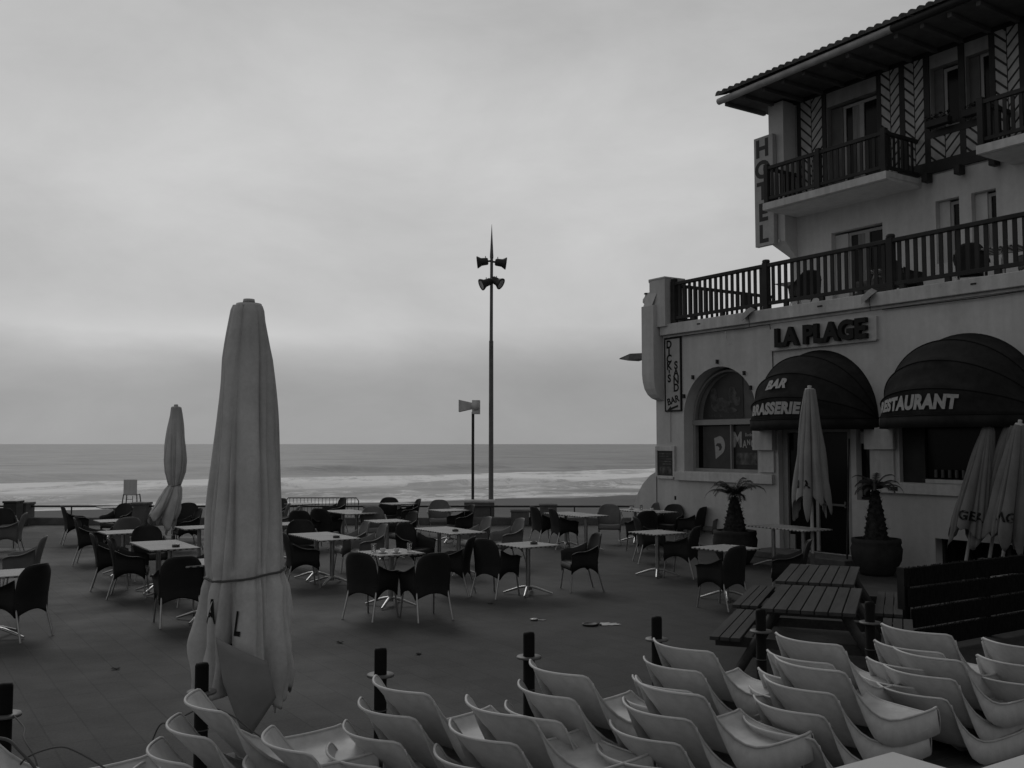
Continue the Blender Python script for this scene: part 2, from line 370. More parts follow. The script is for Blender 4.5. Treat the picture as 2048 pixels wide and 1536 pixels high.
def poly_holes(outer, holes, depth, name, mats, parent=None, loc=None, rot=None):
    """flat slab with holes: outline in (x,z), thickness along +y"""
    cu = bpy.data.curves.new('p', 'CURVE'); cu.dimensions = '2D'; cu.fill_mode = 'BOTH'; cu.extrude = depth/2
    for pl in [outer]+holes:
        sp = cu.splines.new('POLY'); sp.points.add(len(pl)-1)
        for q, (x, z) in zip(sp.points, pl): q.co = (x, z, 0, 1)
        sp.use_cyclic_u = True
    o = bpy.data.objects.new('p', cu); COL.objects.link(o)
    dg = bpy.context.evaluated_depsgraph_get(); me = bpy.data.meshes.new_from_object(o.evaluated_get(dg))
    bpy.data.objects.remove(o); me.name = name; me.materials.clear(); me.materials.append(mats)
    for v in me.vertices: x, y, z = v.co; v.co = (x, depth/2-z, y)
    me.update(); ob = link(name, me, parent, loc)
    return ob
def arc(cx, cz, r, a0, a1, n, rz=None):
    rz = rz or r
    return [(cx+r*cos(a0+(a1-a0)*i/n), cz+rz*sin(a0+(a1-a0)*i/n)) for i in range(n+1)]
TH = R(-56.8)
AV = Vector((cos(TH), sin(TH), 0)); NV = Vector((-sin(TH), cos(TH), 0))
HC = Vector((3.434, 23.197, 0))     # hotel corner on the ground
def H(lx, ly, z=0): return HC+AV*lx+NV*ly+Vector((0, 0, z))
# ================================================================ SETTING
def sheet(name, pts, z, m, kind='structure'):
    o = MB().add([(x, y, z) for x, y in pts], [list(range(len(pts)))]).build(name, m); tag(o, kind=kind); return o
pl = MB().box(-70, 60, -40, 27.35, -6, 0).build('plaza_ground', PAVE); tag(pl, kind='structure')
sheet('drain_paving', [(-30, 21.3), (-7.2, 21.3), (-7.2, 23.5), (-30, 23.5)], .004, mat('dark_paving', .035, .8, .2, n1=(3, .3), n2=(30, .2)))
# beach and sea
rows = []
for j in range(30):
    y = 27+j*8
    r = []
    for i in range(61):
        x = -300+i*10; z = -6.75+(160+.45*x-y)*.03; z = max(min(z, -2.6), -9) + .12*sin(x*.21+y*.13)*cos(x*.07-y*.19)
        r.append((x, y, z))
    rows.append(r)
tag(MB().grid(rows).build('beach_sand', SAND), kind='structure')
sr = random.Random(3); ph = [sr.random()*7 for _ in range(12)]
def swell(x, y):
    """breaking swells run roughly along the shore"""
    q = y-.72*x; fade = max(0, min(1, (y-120)/60))*max(0, min(1, (900-y)/400))
    z = 0
    for (q0, x0, w, lx, h) in ((352, -60, 7, 26, 2.4), (364, -22, 8, 24, 2.2), (338, -130, 8, 30, 1.8), (350, 30, 7, 20, 1.0), (238, -45, 4, 24, 1.2), (222, -5, 4, 22, 1.4), (214, -90, 4, 26, 1.1), (290, -60, 6, 60, .5), (212, 40, 4, 30, 1.2)):
        d = (q-q0-3*sin(x*.05+q0))/w; z += h*math.exp(-d*d)*math.exp(-((x-x0)/lx)**2)
    z += .10*sin(q*.19+1.5*sin(x*.03+ph[0])+ph[1])*(.6+.4*sin(x*.045+ph[2]))*max(0, min(1, (420-y)/120))
    return z*fade
ys = [100+1.6*k for k in range(190)]+[404+4*k for k in range(60)]+[650, 680, 720, 780, 860, 950, 1200, 2000, 4000, 9000, 20000, 60000]
rows = []
for y in ys:
    r = []
    hw = 190+max(0, y-100)*.75
    for i in range(141):
        x = -hw+2*hw*i/140; r.append((x, y, -6.75+swell(x, y)))
    rows.append(r)
tag(MB().grid(rows).build('sea', SEA), kind='structure')

# promenade edge: low parapet, rail, piers
o = thing('parapet_wall', 'long low concrete parapet between terrace and beach', 'wall', (0, 27.35, 0))
MB().bevbox(-34, 9, 0, .3, 0, .2, .02).build('wall_base', CONC, o)
o = thing('promenade_rail', 'thin dark tubular handrail running along the beach side of the terrace', 'railing', (0, 27.5, 0))
MB().tube([(-34, 0, .5), (-10, 0, .51), (5.5, 0, .5)], .028, 8).build('handrail', DSTEEL, o)
for x in [-33.5+2.35*i for i in range(17)]:
    MB().tube([(x, 0, .2), (x, 0, .49)], .02, 6).build('post', DSTEEL, o)
def pier(name, lab, px0, px1, top, m=CONC, y=27.2, d=.5, cat='pier', g='concrete piers along the parapet'):
    x0, x1 = (px0-1024)/1950*y, (px1-1024)/1950*y
    t = thing(name, lab, cat, ((x0+x1)/2, y, 0), 0, g); w = (x1-x0)/2
    MB().bevbox(-w, w, 0, d, 0, top-.06, .015).build('shaft', m, t)
    MB().bevbox(-w-.02, w+.02, -.02, d+.02, top-.06, top, .012).build('cap', m, t); return t
pier('litter_bin', 'dark square litter bin on the parapet at the far left', 12, 38, .70, DSTEEL, 26.7, .4, 'bin', None)
pier('parapet_pier', 'grey concrete pier right beside the dark litter bin at the far left', 40, 58, .62)
pier('parapet_pier', 'concrete pier below the lifeguard chair on the left', 263, 295, .62)
pier('parapet_pier', 'small concrete pier just right of the crowd barrier', 729, 760, .52)
pier('parapet_pier', 'squat grey pier right of the pole block, beside the dark chair pair', 1022, 1058, .42)
pier('parapet_pier', 'low grey pier behind the dark chair pair, at the left end of the right railing', 1080, 1113, .58)
pier('dark_locker', 'narrow dark cabinet between two grey piers right of the pole block', 1060, 1078, .40, DSTEEL, 27.25, .3, 'cabinet', None)
# crowd barrier, below on the beach path
o = thing('crowd_barrier', 'steel crowd control barrier with rounded corners beyond the terrace', 'barrier', (-6.0, 31, -.55))
MB().tube([(-1.15, 0, .12), (-1.15, 0, 1.0), (-1.08, 0, 1.1), (1.08, 0, 1.1), (1.15, 0, 1.0), (1.15, 0, .12), (-1.15, 0, .12)], .019, 6).build('frame', DSTEEL, o)
b = MB()
for i in range(19): b.tube([(-1.03+i*.1145, 0, .13), (-1.03+i*.1145, 0, 1.09)], .008, 5)
b.build('bars', DSTEEL, o)
for x in (-.8, .8): MB().tube([(x, -.28, .01), (x, 0, .13), (x, .28, .01)], .018, 6).build('foot', DSTEEL, o)
MB().box(-22, 9, 27.7, 34, -3.5, -.55).build('beach_path', CONC)['kind'] = 'structure'
# block with the poles
o = thing('pole_block', 'concrete block carrying the tall mast and the short floodlight pole', 'concrete block', (-.93, 27.7, 0))
MB().bevbox(-.42, .42, -.05, .75, 0, .60, .015).build('shaft', CONC, o); MB().bevbox(-.44, .44, -.07, .77, .60, .67, .012).build('cap', PL2, o)
# tall mast with four horn floodlights
o = thing('lamp_mast', 'tall slim mast with a spike and four bell shaped floodlights', 'lamp mast', (-.60, 28.0, .67))
MB().tube([(0, 0, 0), (0, 0, .02), (0, 0, 4.55)], [.085, .07, .062], 12).build('lower_pole', STEEL, o)
MB().tube([(0, 0, 4.5), (0, 0, 4.52), (0.01, 0, 7.0)], [.07, .05, .042], 12).build('upper_pole', STEEL, o)
MB().tube([(0.01, 0, 6.95), (.01, 0, 7.0), (.012, 0, 7.95)], [.05, .055, .004], 10).build('spike', STEEL, o)
for (z, ax, tilt) in ((6.88, 180, -6), (6.86, 0, -8), (6.30, 215, -22), (6.36, -38, -30)):
    A = Vector((cos(R(ax)), sin(R(ax))*.5, sin(R(tilt)))).normalized()
    M_ = Matrix.Translation(Vector((0.01, 0, z))+A*(.10 if z > 6.5 else .02)) @ A.to_track_quat('Z', 'Y').to_matrix().to_4x4()
    h = MB().lathe([(0, .0), (0, .08), (.03, .105), (.13, .11), (.2, .115), (.26, .15), (.30, .175), (.33, .175), (.32, .155)], 18, M_).build('floodlight', DSTEEL, o)
    MB().lathe([(.315, .0), (.318, .13)], 18, M_).build('lens', LENS, h)
    MB().tube([(0.01, 0, z), tuple(Vector((0.01, 0, z))+A*.16)], .03, 6).tube([tuple(Vector((0.01, 0, z+.02))+A*.18), tuple(Vector((0.01, 0, z+.16))+A*.18)], .012, 5).build('bracket', DSTEEL, h)
# short pole with box horn
o = thing('floodlight_pole', 'short dark pole carrying a pale box with a flared funnel', 'floodlight', (-1.12, 28.0, .67))
MB().tube([(0, 0, 0), (0, 0, 2.5)], .042, 10).build('pole', DSTEEL, o)
hd = MB().box(-.02, .20, -.2, .22, 2.44, 2.83)
hd.add([(-.40, -.26, 2.50), (-.40, .26, 2.50), (-.40, .26, 2.84), (-.40, -.26, 2.84), (-.02, -.12, 2.58), (-.02, .12, 2.58), (-.02, .12, 2.76), (-.02, -.12, 2.76)],
       [(3, 2, 1, 0), (4, 5, 6, 7), (0, 1, 5, 4), (1, 2, 6, 5), (2, 3, 7, 6), (3, 0, 4, 7)])
hd.build('housing', PL2, o)
MB().lathe([(0, 0), (.0, .13), (.05, .13), (.05, 0)], 18, Matrix.Translation((.08, -.2, 2.68)) @ Matrix.Rotation(R(90), 4, 'X')).build('dial', PL2, o)
# lifeguard chair far down on the sand
o = thing('lifeguard_chair', 'tall white lifeguard chair standing on the sand, seen from behind', 'lifeguard chair', (-33.9, 87, -4.95))
MB().bevbox(-.6, .6, -.03, .03, 2.75, 4.05, .02).build('backrest', PL, o)
MB().bevbox(-.55, .55, .03, .7, 2.65, 2.75, .02).build('seat', PL2, o)
for sx_ in (-1, 1):
    for y_ in (0, .7): MB().tube([(sx_*.58, y_, 2.75), (sx_*.85, y_*2-.3, 0)], .05, 6).build('leg', CONC, o)
b = MB().tube([(-.25, -.05, 2.6), (-.33, -.25, .4)], .03, 5).tube([(.25, -.05, 2.6), (.33, -.25, .4)], .03, 5)
for k in range(6): b.tube([(-.27-k*.01, -.08-k*.03, 2.3-k*.36), (.27+k*.01, -.08-k*.03, 2.3-k*.36)], .025, 5)
b.build('ladder', CONC, o)

# ================================================================ TABLES
def make_table():
    t = thing('cafe_table', 'x', 'table')
    top = MB().bevbox(-.35, .35, -.35, .35, .718, .742, .006); top.build('tabletop', STRIPE, t)
    MB().box(-.353, .353, -.353, .353, .722, .735).build('edge_band', EDGE, t)
    MB().tube([(0, 0, .06), (0, 0, .715)], .036, 12).box(-.14, .14, -.14, .14, .700, .717).build('column', ALU, t)
    for k in range(4):
        a = pi/4+k*pi/2; d = Vector((cos(a), sin(a), 0))
        MB().tube([(d*.02)+Vector((0, 0, .115)), d*.12+Vector((0, 0, .10)), d*.26+Vector((0, 0, .055)), d*.37+Vector((0, 0, .02))], [.026, .026, .022, .018], 8, flat=.7).build('foot', ALU, t)
    return t
TB = [  # x, y, label, leg group
 (-6.01, 11.50, 'striped square table cut by the left edge, next to the large dark armchair'),
 (H(0, 0).x*0-5.41, 15.05, 'rear half of the paired striped ashtray tables left of the large closed parasol'),
 (-5.03, 14.46, 'front half, with ashtray, of the paired striped tables left of the large closed parasol'),
 (-7.85, 19.45, 'striped table by the left railing, behind the grey round-backed armchair'),
 (-9.56, 23.6, 'farthest left table, its bright top seen edge-on against the sand'),
 (-6.70, 16.95, 'table left of the ashtray tables, partly covered by a dark armchair'),
 (-5.7, 17.9, 'table behind the pole of the small closed parasol'),
 (-3.95, 12.65, 'table almost hidden behind the large closed parasol'),
 (-3.28, 16.45, 'rear half of the paired tables just right of the large parasol'),
 (-2.90, 15.86, 'front half of the paired tables just right of the large parasol, ashtray on it'),
 (-3.82, 22.2, 'left half of the bright table in front of the crowd barrier'),
 (-3.42, 21.6, 'right half of the bright table in front of the crowd barrier'),
 (-2.46, 19.35, 'table half covered by the dark armchair in the middle distance'),
 (-1.69, 13.76, 'single table with glasses and saucers in the middle of the terrace'),
 (-1.30, 17.55, 'rear half of the long middle table'),
 (-.92, 16.96, 'front half of the long middle table, ashtray on it'),
 (.24, 14.81, 'single table with one ashtray at the right of the middle, foot clearly visible'),
 (1.18, 21.46, 'left half of the large bright table left of the hotel corner'),
 (1.57, 20.86, 'right half of the large bright table left of the hotel corner'),
 (2.83, 22.55, 'left half of the long table cluttered with cups by the hotel corner'),
 (3.22, 21.96, 'right half of the long table cluttered with cups by the hotel corner'),
 (2.49, 16.85, 'single bare table in front of the hotel poster window'),
 (3.12, 14.35, 'single table with bright paper, half hidden by the dark armchair before the planter'),
 (5.2, 17.55, 'nearer one of two tables beside the hotel door'),
 (4.83, 18.15, 'farther one of two tables beside the hotel door, its edge bright'),
 (-1.44, 22.5, 'table left of the pole block'),
 (-2.89, 25.0, 'farthest table in the middle, right of the crowd barrier'),
 (-5.35, 24.9, 'far table in front of the left end of the crowd barrier'),
 (-4.35, 18.6, 'table peeping out right behind the large closed parasol'),
]
tproto = make_table(); TG = 'striped cafe tables on the terrace'
tr = random.Random(5)
for i, (x, y, lab) in enumerate(TB):
    rz = TH+R(tr.uniform(-3, 3)) if i not in (1, 2, 8, 9, 14, 15, 17, 18, 19, 20, 10, 11) else TH
    if i == 0:
        tproto.location = (x, y, 0); tproto.rotation_euler.z = rz; tproto['label'] = lab; tproto['group'] = TG
    else: copy_tree(tproto, (x, y, 0), rz, lab, TG)

# small things on the tables
AS = 0
def put(name, lab, cat, prof, x, y, m, g=None, n=16):
    o = MB().lathe(prof, n).build(name, m); o.location = (x, y, .743); tag(o, lab, cat, g); return o
ashp = [(0, .045), (0, .055), (.035, .055), (.04, .05), (.035, .042), (.012, .04), (.012, 0)]
for x, y, lab in ((-4.93, 14.42, 'dark ashtray on the paired tables left of the large parasol'), (-2.83, 15.83, 'dark ashtray on the paired tables right of the large parasol'),
                  (.33, 14.83, 'ashtray on the single table right of the middle'), (-.98, 16.98, 'ashtray on the long middle table')):
    put('ashtray', lab, 'ashtray', ashp, x, y, ASH, 'ashtrays on the tables')
glassp = [(0, .0), (0, .03), (.12, .036), (.12, .033), (.006, .027), (.006, 0)]
cupp = [(.012, 0), (.012, .022), (.03, .036), (.065, .04), (.065, .037), (.03, .032), (.018, 0)]
saup = [(0, 0), (0, .035), (.014, .07), (.017, .07), (.006, .033), (.006, 0)]
for x, y, lab in ((-1.79, 13.62, 'left cup on the glasses table'), (-1.60, 13.62, 'right cup on the glasses table'), (3.15, 22.1, 'cup on the right of the cluttered table by the hotel corner'), (2.75, 22.6, 'cup on the left of the cluttered table by the hotel corner')):
    put('cup', lab, 'cup', cupp, x, y, CUP, 'cups on the tables'); 
    put('saucer', lab.replace('cup on', 'saucer under the cup on'), 'saucer', saup, x, y, CUP, 'saucers on the tables')
for x, y, lab in ((-1.93, 13.72, 'tall drinking glass at the left of the glasses table'), (-1.44, 13.80, 'tall drinking glass at the right of the glasses table'), (2.95, 22.4, 'drinking glass in the middle of the cluttered table by the hotel corner')):
    put('drinking_glass', lab, 'glass', glassp, x, y, DRINK, 'drinking glasses')
for x, y, lab in ((-1.40, 13.68, 'crumpled white napkin beside the right glass'), (3.28, 14.45, 'bright folded paper on the table in front of the planter'), (3.38, 22.0, 'bright folded paper on the cluttered table')):
    b = MB(); rr = random.Random(int(x*100)); g = [[(-.06+.03*i, -.04+.027*j, .004+rr.random()*.022) for i in range(5)] for j in range(4)]
    o = b.grid(g, sm=False).build('paper_napkin', CUP, thick=.002); o.location = (x, y, .743); tag(o, lab, 'napkin', 'papers on the tables')

# ================================================================ CHAIRS
def make_chair():
    t = thing('terrace_armchair', 'x', 'chair'); m = CHAIRD
    rows = []
    for j in range(17):
        q = j/16; z = .27+.60*q; r = []
        for i in range(15):
            s = -1+i/7; w = .235+.018*sin(min(1, q*1.1)*pi)
            if q > .72: w *= 1-.26*((q-.72)/.28)**2.2
            y = -.21-.015*q-.14*max(0, q-.3)**1.25+.075*s*s*(.5+.5*q)
            zz = z-.035*abs(s)**3.5*max(0, (q-.8)/.2)
            if q < .2: zz = z+.075*cos(s*pi/2)*(1-q/.2)
            r.append((s*w, y, zz))
        rows.append(r)
    MB().grid(rows).build('backrest', m, t, thick=.013)
    rows = []
    for j in range(9):
        v = j/8; y = -.19+.44*v
        rows.append([((-1+i/5)*(.232+.012*v), y, .435-.024*(1-(-1+i/5)**2)*(1-.5*v)-(.03 if v > .99 else 0)+.012*v) for i in range(11)])
    b = MB().grid(rows)
    b.grid([[((-1+i/5)*.244, y, z) for i in range(11)] for y, z in ((.25, .42), (.258, .36), (.256, .33))])
    b.build('seat', m, t, thick=.012)
    for sg in (-1, 1):
        rr = []
        for j in range(13):
            v = j/12; y = -.175+.425*v; top = .70-.09*sin(min(1, v*1.6)*pi/2)-.035*max(0, v-.8)/.2; lo = .27+.10*sin(v*pi)**.8
            fl = .012+.028*sin(min(1, v*1.3)*pi*.5)
            rr.append([(sg*(.245+fl+.022), y, top-.004), (sg*(.245+fl), y, top), (sg*(.24+fl*.8), y, .55), (sg*(.24+fl*.3), y, .43), (sg*.242, y, lo)])
        MB().grid(rr).build('armrest', m, t, thick=.013)
        for fy in (-1, 1):
            y0, y1 = (.215, .265) if fy > 0 else (-.16, -.27)
            MB().tube([(sg*.222, y0, .40), (sg*.228, y0+(y1-y0)*.3, .27), (sg*.245, y1, .0)], .0125, 8).build('leg', ALU, t)
    return t
CH=[
(-5.74, 11.5, 162, 'D', 'large dark plastic armchair at the lower left, in front of the cut-off striped table'),
(-7.31, 14.73, 200, 'G', 'armchair with pale inner back at the left edge, facing left, behind the large dark armchair'),
(-10.08, 19.71, 200, 'G', 'armchair with pale inner back near the two left parapet piers, facing left'),
(-10.87, 20.93, 300, 'D', 'dark armchair cut by the left edge beside the dark bin'),
(-9.85, 22.14, 30, 'D', 'dark armchair left of the striped table by the left railing, its back against the sea'),
(-7.95, 18.55, 15, 'D', 'dark armchair seen from behind, just in front of the one by the striped railing table'),
(-9.12, 22.67, 250, 'D', 'dark armchair against the parapet pier with the lifeguard chair above it'),
(-7.4, 18.84, 120, 'G', 'grey round-backed armchair close in front of the striped table by the left railing'),
(-6.08, 16.46, 300, 'D', 'dark armchair behind the ashtray table, left of the small closed parasol pole'),
(-6.28, 15.4, 20, 'D', 'rear dark armchair of the pair facing right at the ashtray table'),
(-5.67, 14.58, 15, 'D', 'front dark armchair of the pair facing right at the ashtray table'),
(-4.2, 12.4, 118, 'D', 'dark armchair seen square from behind, just left of the large closed parasol'),
(-7.59, 22.85, 280, 'D', 'dark armchair behind the hem of the small closed parasol'),
(-6.95, 21.01, 215, 'D', 'dark armchair beside the small closed parasol, nearer the large parasol'),
(-4.44, 13.9, 200, 'D', 'dark armchair half hidden by the left side of the large closed parasol'),
(-6.0, 24.76, 240, 'D', 'far dark armchair just right of the large parasol, by the crowd barrier'),
(-5.49, 22.88, 190, 'G', 'grey armchair right of the large parasol, back leaning right'),
(-5.03, 21.79, 190, 'G', 'second grey armchair right of the large parasol, beside the dark one under the barrier'),
(-4.58, 25.3, 215, 'D', 'dark armchair overlapping the crowd barrier'),
(-4.42, 20.8, 80, 'D', 'dark armchair below the left end of the crowd barrier'),
(-4.08, 21.42, 70, 'D', 'dark armchair at the left end of the table in front of the crowd barrier'),
(-3.79, 17.74, 290, 'D', 'broad dark armchair behind the paired tables right of the large parasol'),
(-3.34, 15.57, 20, 'D', 'dark armchair facing right beside the large parasol, left of the paired tables'),
(-3.03, 21.4, 280, 'G', 'grey round-backed armchair right of the table in front of the crowd barrier'),
(-3.14, 25.19, 280, 'D', 'far dark round-backed armchair left of the far table in the middle'),
(-2.6, 24.68, 200, 'D', 'tall looking dark armchair in the far middle, left of the grey round-backed one'),
(-2.24, 20.08, 215, 'D', 'dark armchair directly in front of the far middle dark armchair'),
(-1.78, 24.07, 275, 'G', 'grey round-backed armchair in the far middle, left of the pole block'),
(-2.85, 17.54, 205, 'G', 'left one of two pale-backed armchairs between the paired tables and the glasses table'),
(-2.45, 16.89, 205, 'G', 'right one of two pale-backed armchairs between the paired tables and the glasses table'),
(-1.7, 17.04, 320, 'D', 'dark armchair behind the glasses table, its back tilted to the right'),
(-1.84, 12.83, 60, 'D', 'dark armchair seen from behind at the left of the glasses table'),
(-1.11, 12.77, 122, 'D', 'dark armchair seen from behind at the right of the glasses table'),
(-0.25, 14.64, 50, 'D', 'dark armchair seen from behind, left of the single ashtray table in the middle'),
(-1.15, 22.25, 205, 'D', 'dark armchair in front of the concrete pole block'),
(-0.69, 18.61, 205, 'G', 'left one of two pale-backed armchairs in front of the pole block'),
(-0.07, 18.24, 205, 'G', 'right one of two pale-backed armchairs, below the right parapet piers'),
(-0.86, 14.79, 170, 'D', 'dark armchair tucked under the long middle table'),
(0.71, 21.95, 25, 'D', 'left dark armchair of the pair facing the large bright table'),
(1.1, 21.26, 20, 'D', 'right dark armchair of the pair facing the large bright table'),
(2.21, 22.28, 265, 'G', 'light grey armchair beyond the large bright table, against the right railing'),
(1.08, 15.24, 195, 'D', 'dark armchair in side view with back on the right, alone on the open paving'),
(2.74, 20.64, 110, 'D', 'dark armchair seen from behind at the long cluttered table by the hotel corner'),
(3.54, 22.85, 285, 'G', 'small grey armchair back beyond the cluttered table by the hotel corner'),
(3.59, 22.33, 235, 'D', 'dark armchair beyond the cluttered table, against the hotel wall'),
(4.02, 21.82, 145, 'D', 'dark armchair left of the palm planter, back to the hotel wall'),
(4.45, 21.85, 215, 'G', 'grey armchair back between the dark armchair and the palm trunk'),
(2.91, 16.73, 150, 'D', 'dark armchair at the right of the single table in front of the hotel poster window'),
(2.92, 13.6, 130, 'D', 'dark armchair seen from behind in front of the palm planter'),
(4.03, 14.28, 165, 'D', 'dark armchair facing left at the foot of the lettered closed parasol'),
(2.62, 18.75, 5, 'D', 'dark armchair facing right between the large bright table and the cluttered table'),
]
cproto = make_chair(); SWAP = {}
for ch in cproto.children:
    if ch.data.materials and ch.data.materials[0] == CHAIRD:
        m2 = ch.data.copy(); m2.materials.clear(); m2.materials.append(CHAIRG); m2.name = ch.data.name+'_grey'; SWAP[ch.data.name] = m2
CG = 'plastic armchairs on the cafe terrace'
# no. 0 stays the source
x, y, h, c, lab = CH[0]
cproto.location = (x, y, 0); cproto.rotation_euler.z = R(h-90); cproto['label'] = lab; cproto['group'] = CG
for (x, y, h, c, lab) in CH[1:]:
    copy_tree(cproto, (x, y, 0), R(h-90), lab, CG, SWAP if c == 'G' else None)

# ================================================================ PARASOLS
def canopy(prof, n=8, seed=1, depth=.22, hemdepth=.5, tie=None, hemvar=.18, swing=(0, 0), seg=168):
    """closed canopy: wrapped pleats (each rises slowly and drops back sharply), pinched at the tie, hem in uneven points"""
    rr = random.Random(seed); w = [rr.uniform(.6, 1.5) for _ in range(n)]; sw_ = sum(w); edges = [0]
    for q in w: edges.append(edges[-1]+q/sw_)
    amp = [rr.uniform(.7, 1.3) for _ in range(n)]; hl = [rr.uniform(-1, 1) for _ in range(n)]; ds = [rr.choice((1, 1, -1)) for _ in range(n)]
    dr_ = [rr.uniform(-.35, .35) for _ in range(n)]; wig = [rr.uniform(0, 7) for _ in range(8)]
    cr_ = [(rr.random(), rr.uniform(.006, .014), rr.uniform(.06, .17), rr.uniform(-.05, .05)) for _ in range(13)]
    zt = prof[0][0]; zb = prof[-1][0]; zk = tie if tie is not None else zb-1
    rows = []
    for j, (z, r) in enumerate(prof):
        row = []
        t = (zt-z)/(zt-zb); below = max(0, (zk-z)/(zk-zb)) if zk > zb else 0
        for k in range(seg+1):
            a = 2*pi*k/seg; q = (a/(2*pi)) % 1.0
            i = max(i_ for i_ in range(n) if edges[i_] <= q+1e-9); f = (q-edges[i])/(edges[i+1]-edges[i])
            g = f if ds[i] > 0 else 1-f
            fold = min(1, g*1.05)**.7 if g < .93 else max(0, (1-g)/.07)
            fold = .55*fold+.45*sin(pi*min(1, max(0, g+dr_[i]*g*(1-g))))**.6 if 0 < g < 1 else 0
            dp = depth*(.3+.7*min(1, t*1.6))*amp[i]+hemdepth*below*amp[i]
            if tie is not None: dp *= 1-.45*math.exp(-((z-zk)/.05)**2)
            rad = r*(1-dp+dp*fold*1.15)
            for (c0, cw, cd_, cs) in cr_:
                d = ((q-c0-cs*t+.5) % 1)-.5; rad -= r*cd_*math.exp(-(d/cw)**2)*min(1, t*3)
            rad += .010*sin(3*a+z*5+wig[0])+.004*sin(13*a+z*8+wig[1])*(.3+t)+below*(.022*sin(5*a+wig[2]+z*9)+.012*sin(9*a-z*14+wig[3]))
            if tie is not None: rad += .006*sin(31*a+wig[4])*math.exp(-((z-zk+.05)/.08)**2)
            zz = z
            if below > 0 or t > .86:
                w_ = max(below, (t-.86)/.14 if t > .86 else 0)
                zz += w_**2*(hemvar*hl[i]*(1-abs(2*f-1)**2)+hemvar*1.1*(abs(2*f-1)**1.3-.5))
            s = below if tie is not None else t*t*.3
            row.append((rad*cos(a)+swing[0]*s**1.2, rad*sin(a)+swing[1]*s, zz))
        rows.append(row)
    return MB().grid(rows), rows
def dens(p, m=5):
    o = []
    for a, b in zip(p, p[1:]):
        for k in range(m): t = k/m; o.append((a[0]+(b[0]-a[0])*t, a[1]+(b[1]-a[1])*t))
    return o+[p[-1]]
def surf_letters(rows, s, a_mid, z_mid, size, outw=.014, shear=0, gap=1.0, bold=.03, tilt=0):
    """lettering laid on the cloth: every vertex is pushed onto the canopy's own surface"""
    vs, fs = text_mesh(s, size, bold, shear)
    for v in vs: v.x *= gap
    seg = len(rows[0])-1; out = []
    for v in vs:
        x = v.x*cos(tilt)-v.y*sin(tilt); y = v.x*sin(tilt)+v.y*cos(tilt)
        z = z_mid+y
        # radius at the middle column to get the angle
        def at(a, z):
            k = (a % (2*pi))/(2*pi)*seg; k0 = int(k) % seg; f = k-int(k); best = None
            for r0, r1 in zip(rows, rows[1:]):
                p0 = Vector(r0[k0]).lerp(Vector(r0[k0+1]), f); p1 = Vector(r1[k0]).lerp(Vector(r1[k0+1]), f)
                if (p0.z-z)*(p1.z-z) <= 0 and abs(p0.z-p1.z) > 1e-6: best = p0.lerp(p1, (p0.z-z)/(p0.z-p1.z)); break
            return best if best else Vector(rows[-1][k0])
        r = .3; a = a_mid+x/r; p = at(a, z); d = Vector((p.x, p.y, 0)).normalized(); out.append(p+d*outw)
    return MB().add(out, fs)
def parasol(loc, lab, prof, hub_z, tie=None, seed=1, letters=(), hemvar=.18, swing=(0, 0), rz=0, pole_r=.027, depth=.22, hemdepth=.5, n=8, base=True, cl=CLOTH):
    t = thing('closed_parasol', lab, 'parasol', loc, rz, 'closed canvas parasols')
    MB().tube([(0, 0, .04), (0, 0, hub_z)], pole_r, 12).build('pole', POLE, t)
    mb, rows = canopy(dens(prof), n, seed, depth, hemdepth, tie, hemvar, swing)
    cn = mb.build('canopy', cl, t, thick=.006)
    r0 = prof[0][1]
    MB().lathe([(prof[0][0]-.01, r0*.98), (prof[0][0]+.012, r0*.9), (prof[0][0]+.02, r0*.4), (hub_z, r0*.45), (hub_z+.03, r0*.4), (hub_z+.034, 0)], 20).build('top_cap', CLOTH, t)
    if tie:
        pts = []
        for k in range(49):
            a = 2*pi*k/48; i = min(range(len(rows)), key=lambda q: abs(rows[q][0][2]-tie)); p = Vector(rows[i][int(k/48*(len(rows[0])-1))])
            m_ = Vector((p.x, p.y, 0)); q_ = sum(Vector((rows[i][(int(k/48*(len(rows[0])-1))+d) % (len(rows[0])-1)][0], rows[i][(int(k/48*(len(rows[0])-1))+d) % (len(rows[0])-1)][1], 0)).length for d in (-8, -4, 0, 4, 8))/5
            m_ = m_.normalized()*(max(m_.length, q_)+.012); pts.append((m_.x, m_.y, tie+.03*sin(a+1)))
        MB().tube(pts, .008, 6, cap=False).build('tie_cord', ROPE, t)
    for L_ in letters: surf_letters(rows, *L_).build('lettering', LETTERB, cn)
    if base: MB().lathe([(0, .0), (0, .26), (.05, .25), (.07, .1), (.07, .045), (.3, .04), (.3, .0)], 24).build('base', CONC, t)
    return t, cn, rows
big = [(3.235, .098), (3.20, .112), (3.12, .125), (2.85, .172), (2.5, .205), (2.1, .238), (1.75, .262), (1.42, .272), (1.34, .262), (1.25, .30), (1.05, .33), (.85, .352), (.62, .36), (.48, .35)]
t, cn, rows = parasol((-1.875, 6.9, 0), 'large closed parasol of pale canvas tied with a cord, nearest the camera', big, 3.25, 1.35, 4,
    [('L', R(-92), 1.04, .22, .012, .25, .45), ('A', R(-125), 1.12, .22, .012, .1, .45), ('I', R(-106), .82, .2, .012, 0)], .14, (0, 0), R(8), .03, .30, .40, 9)
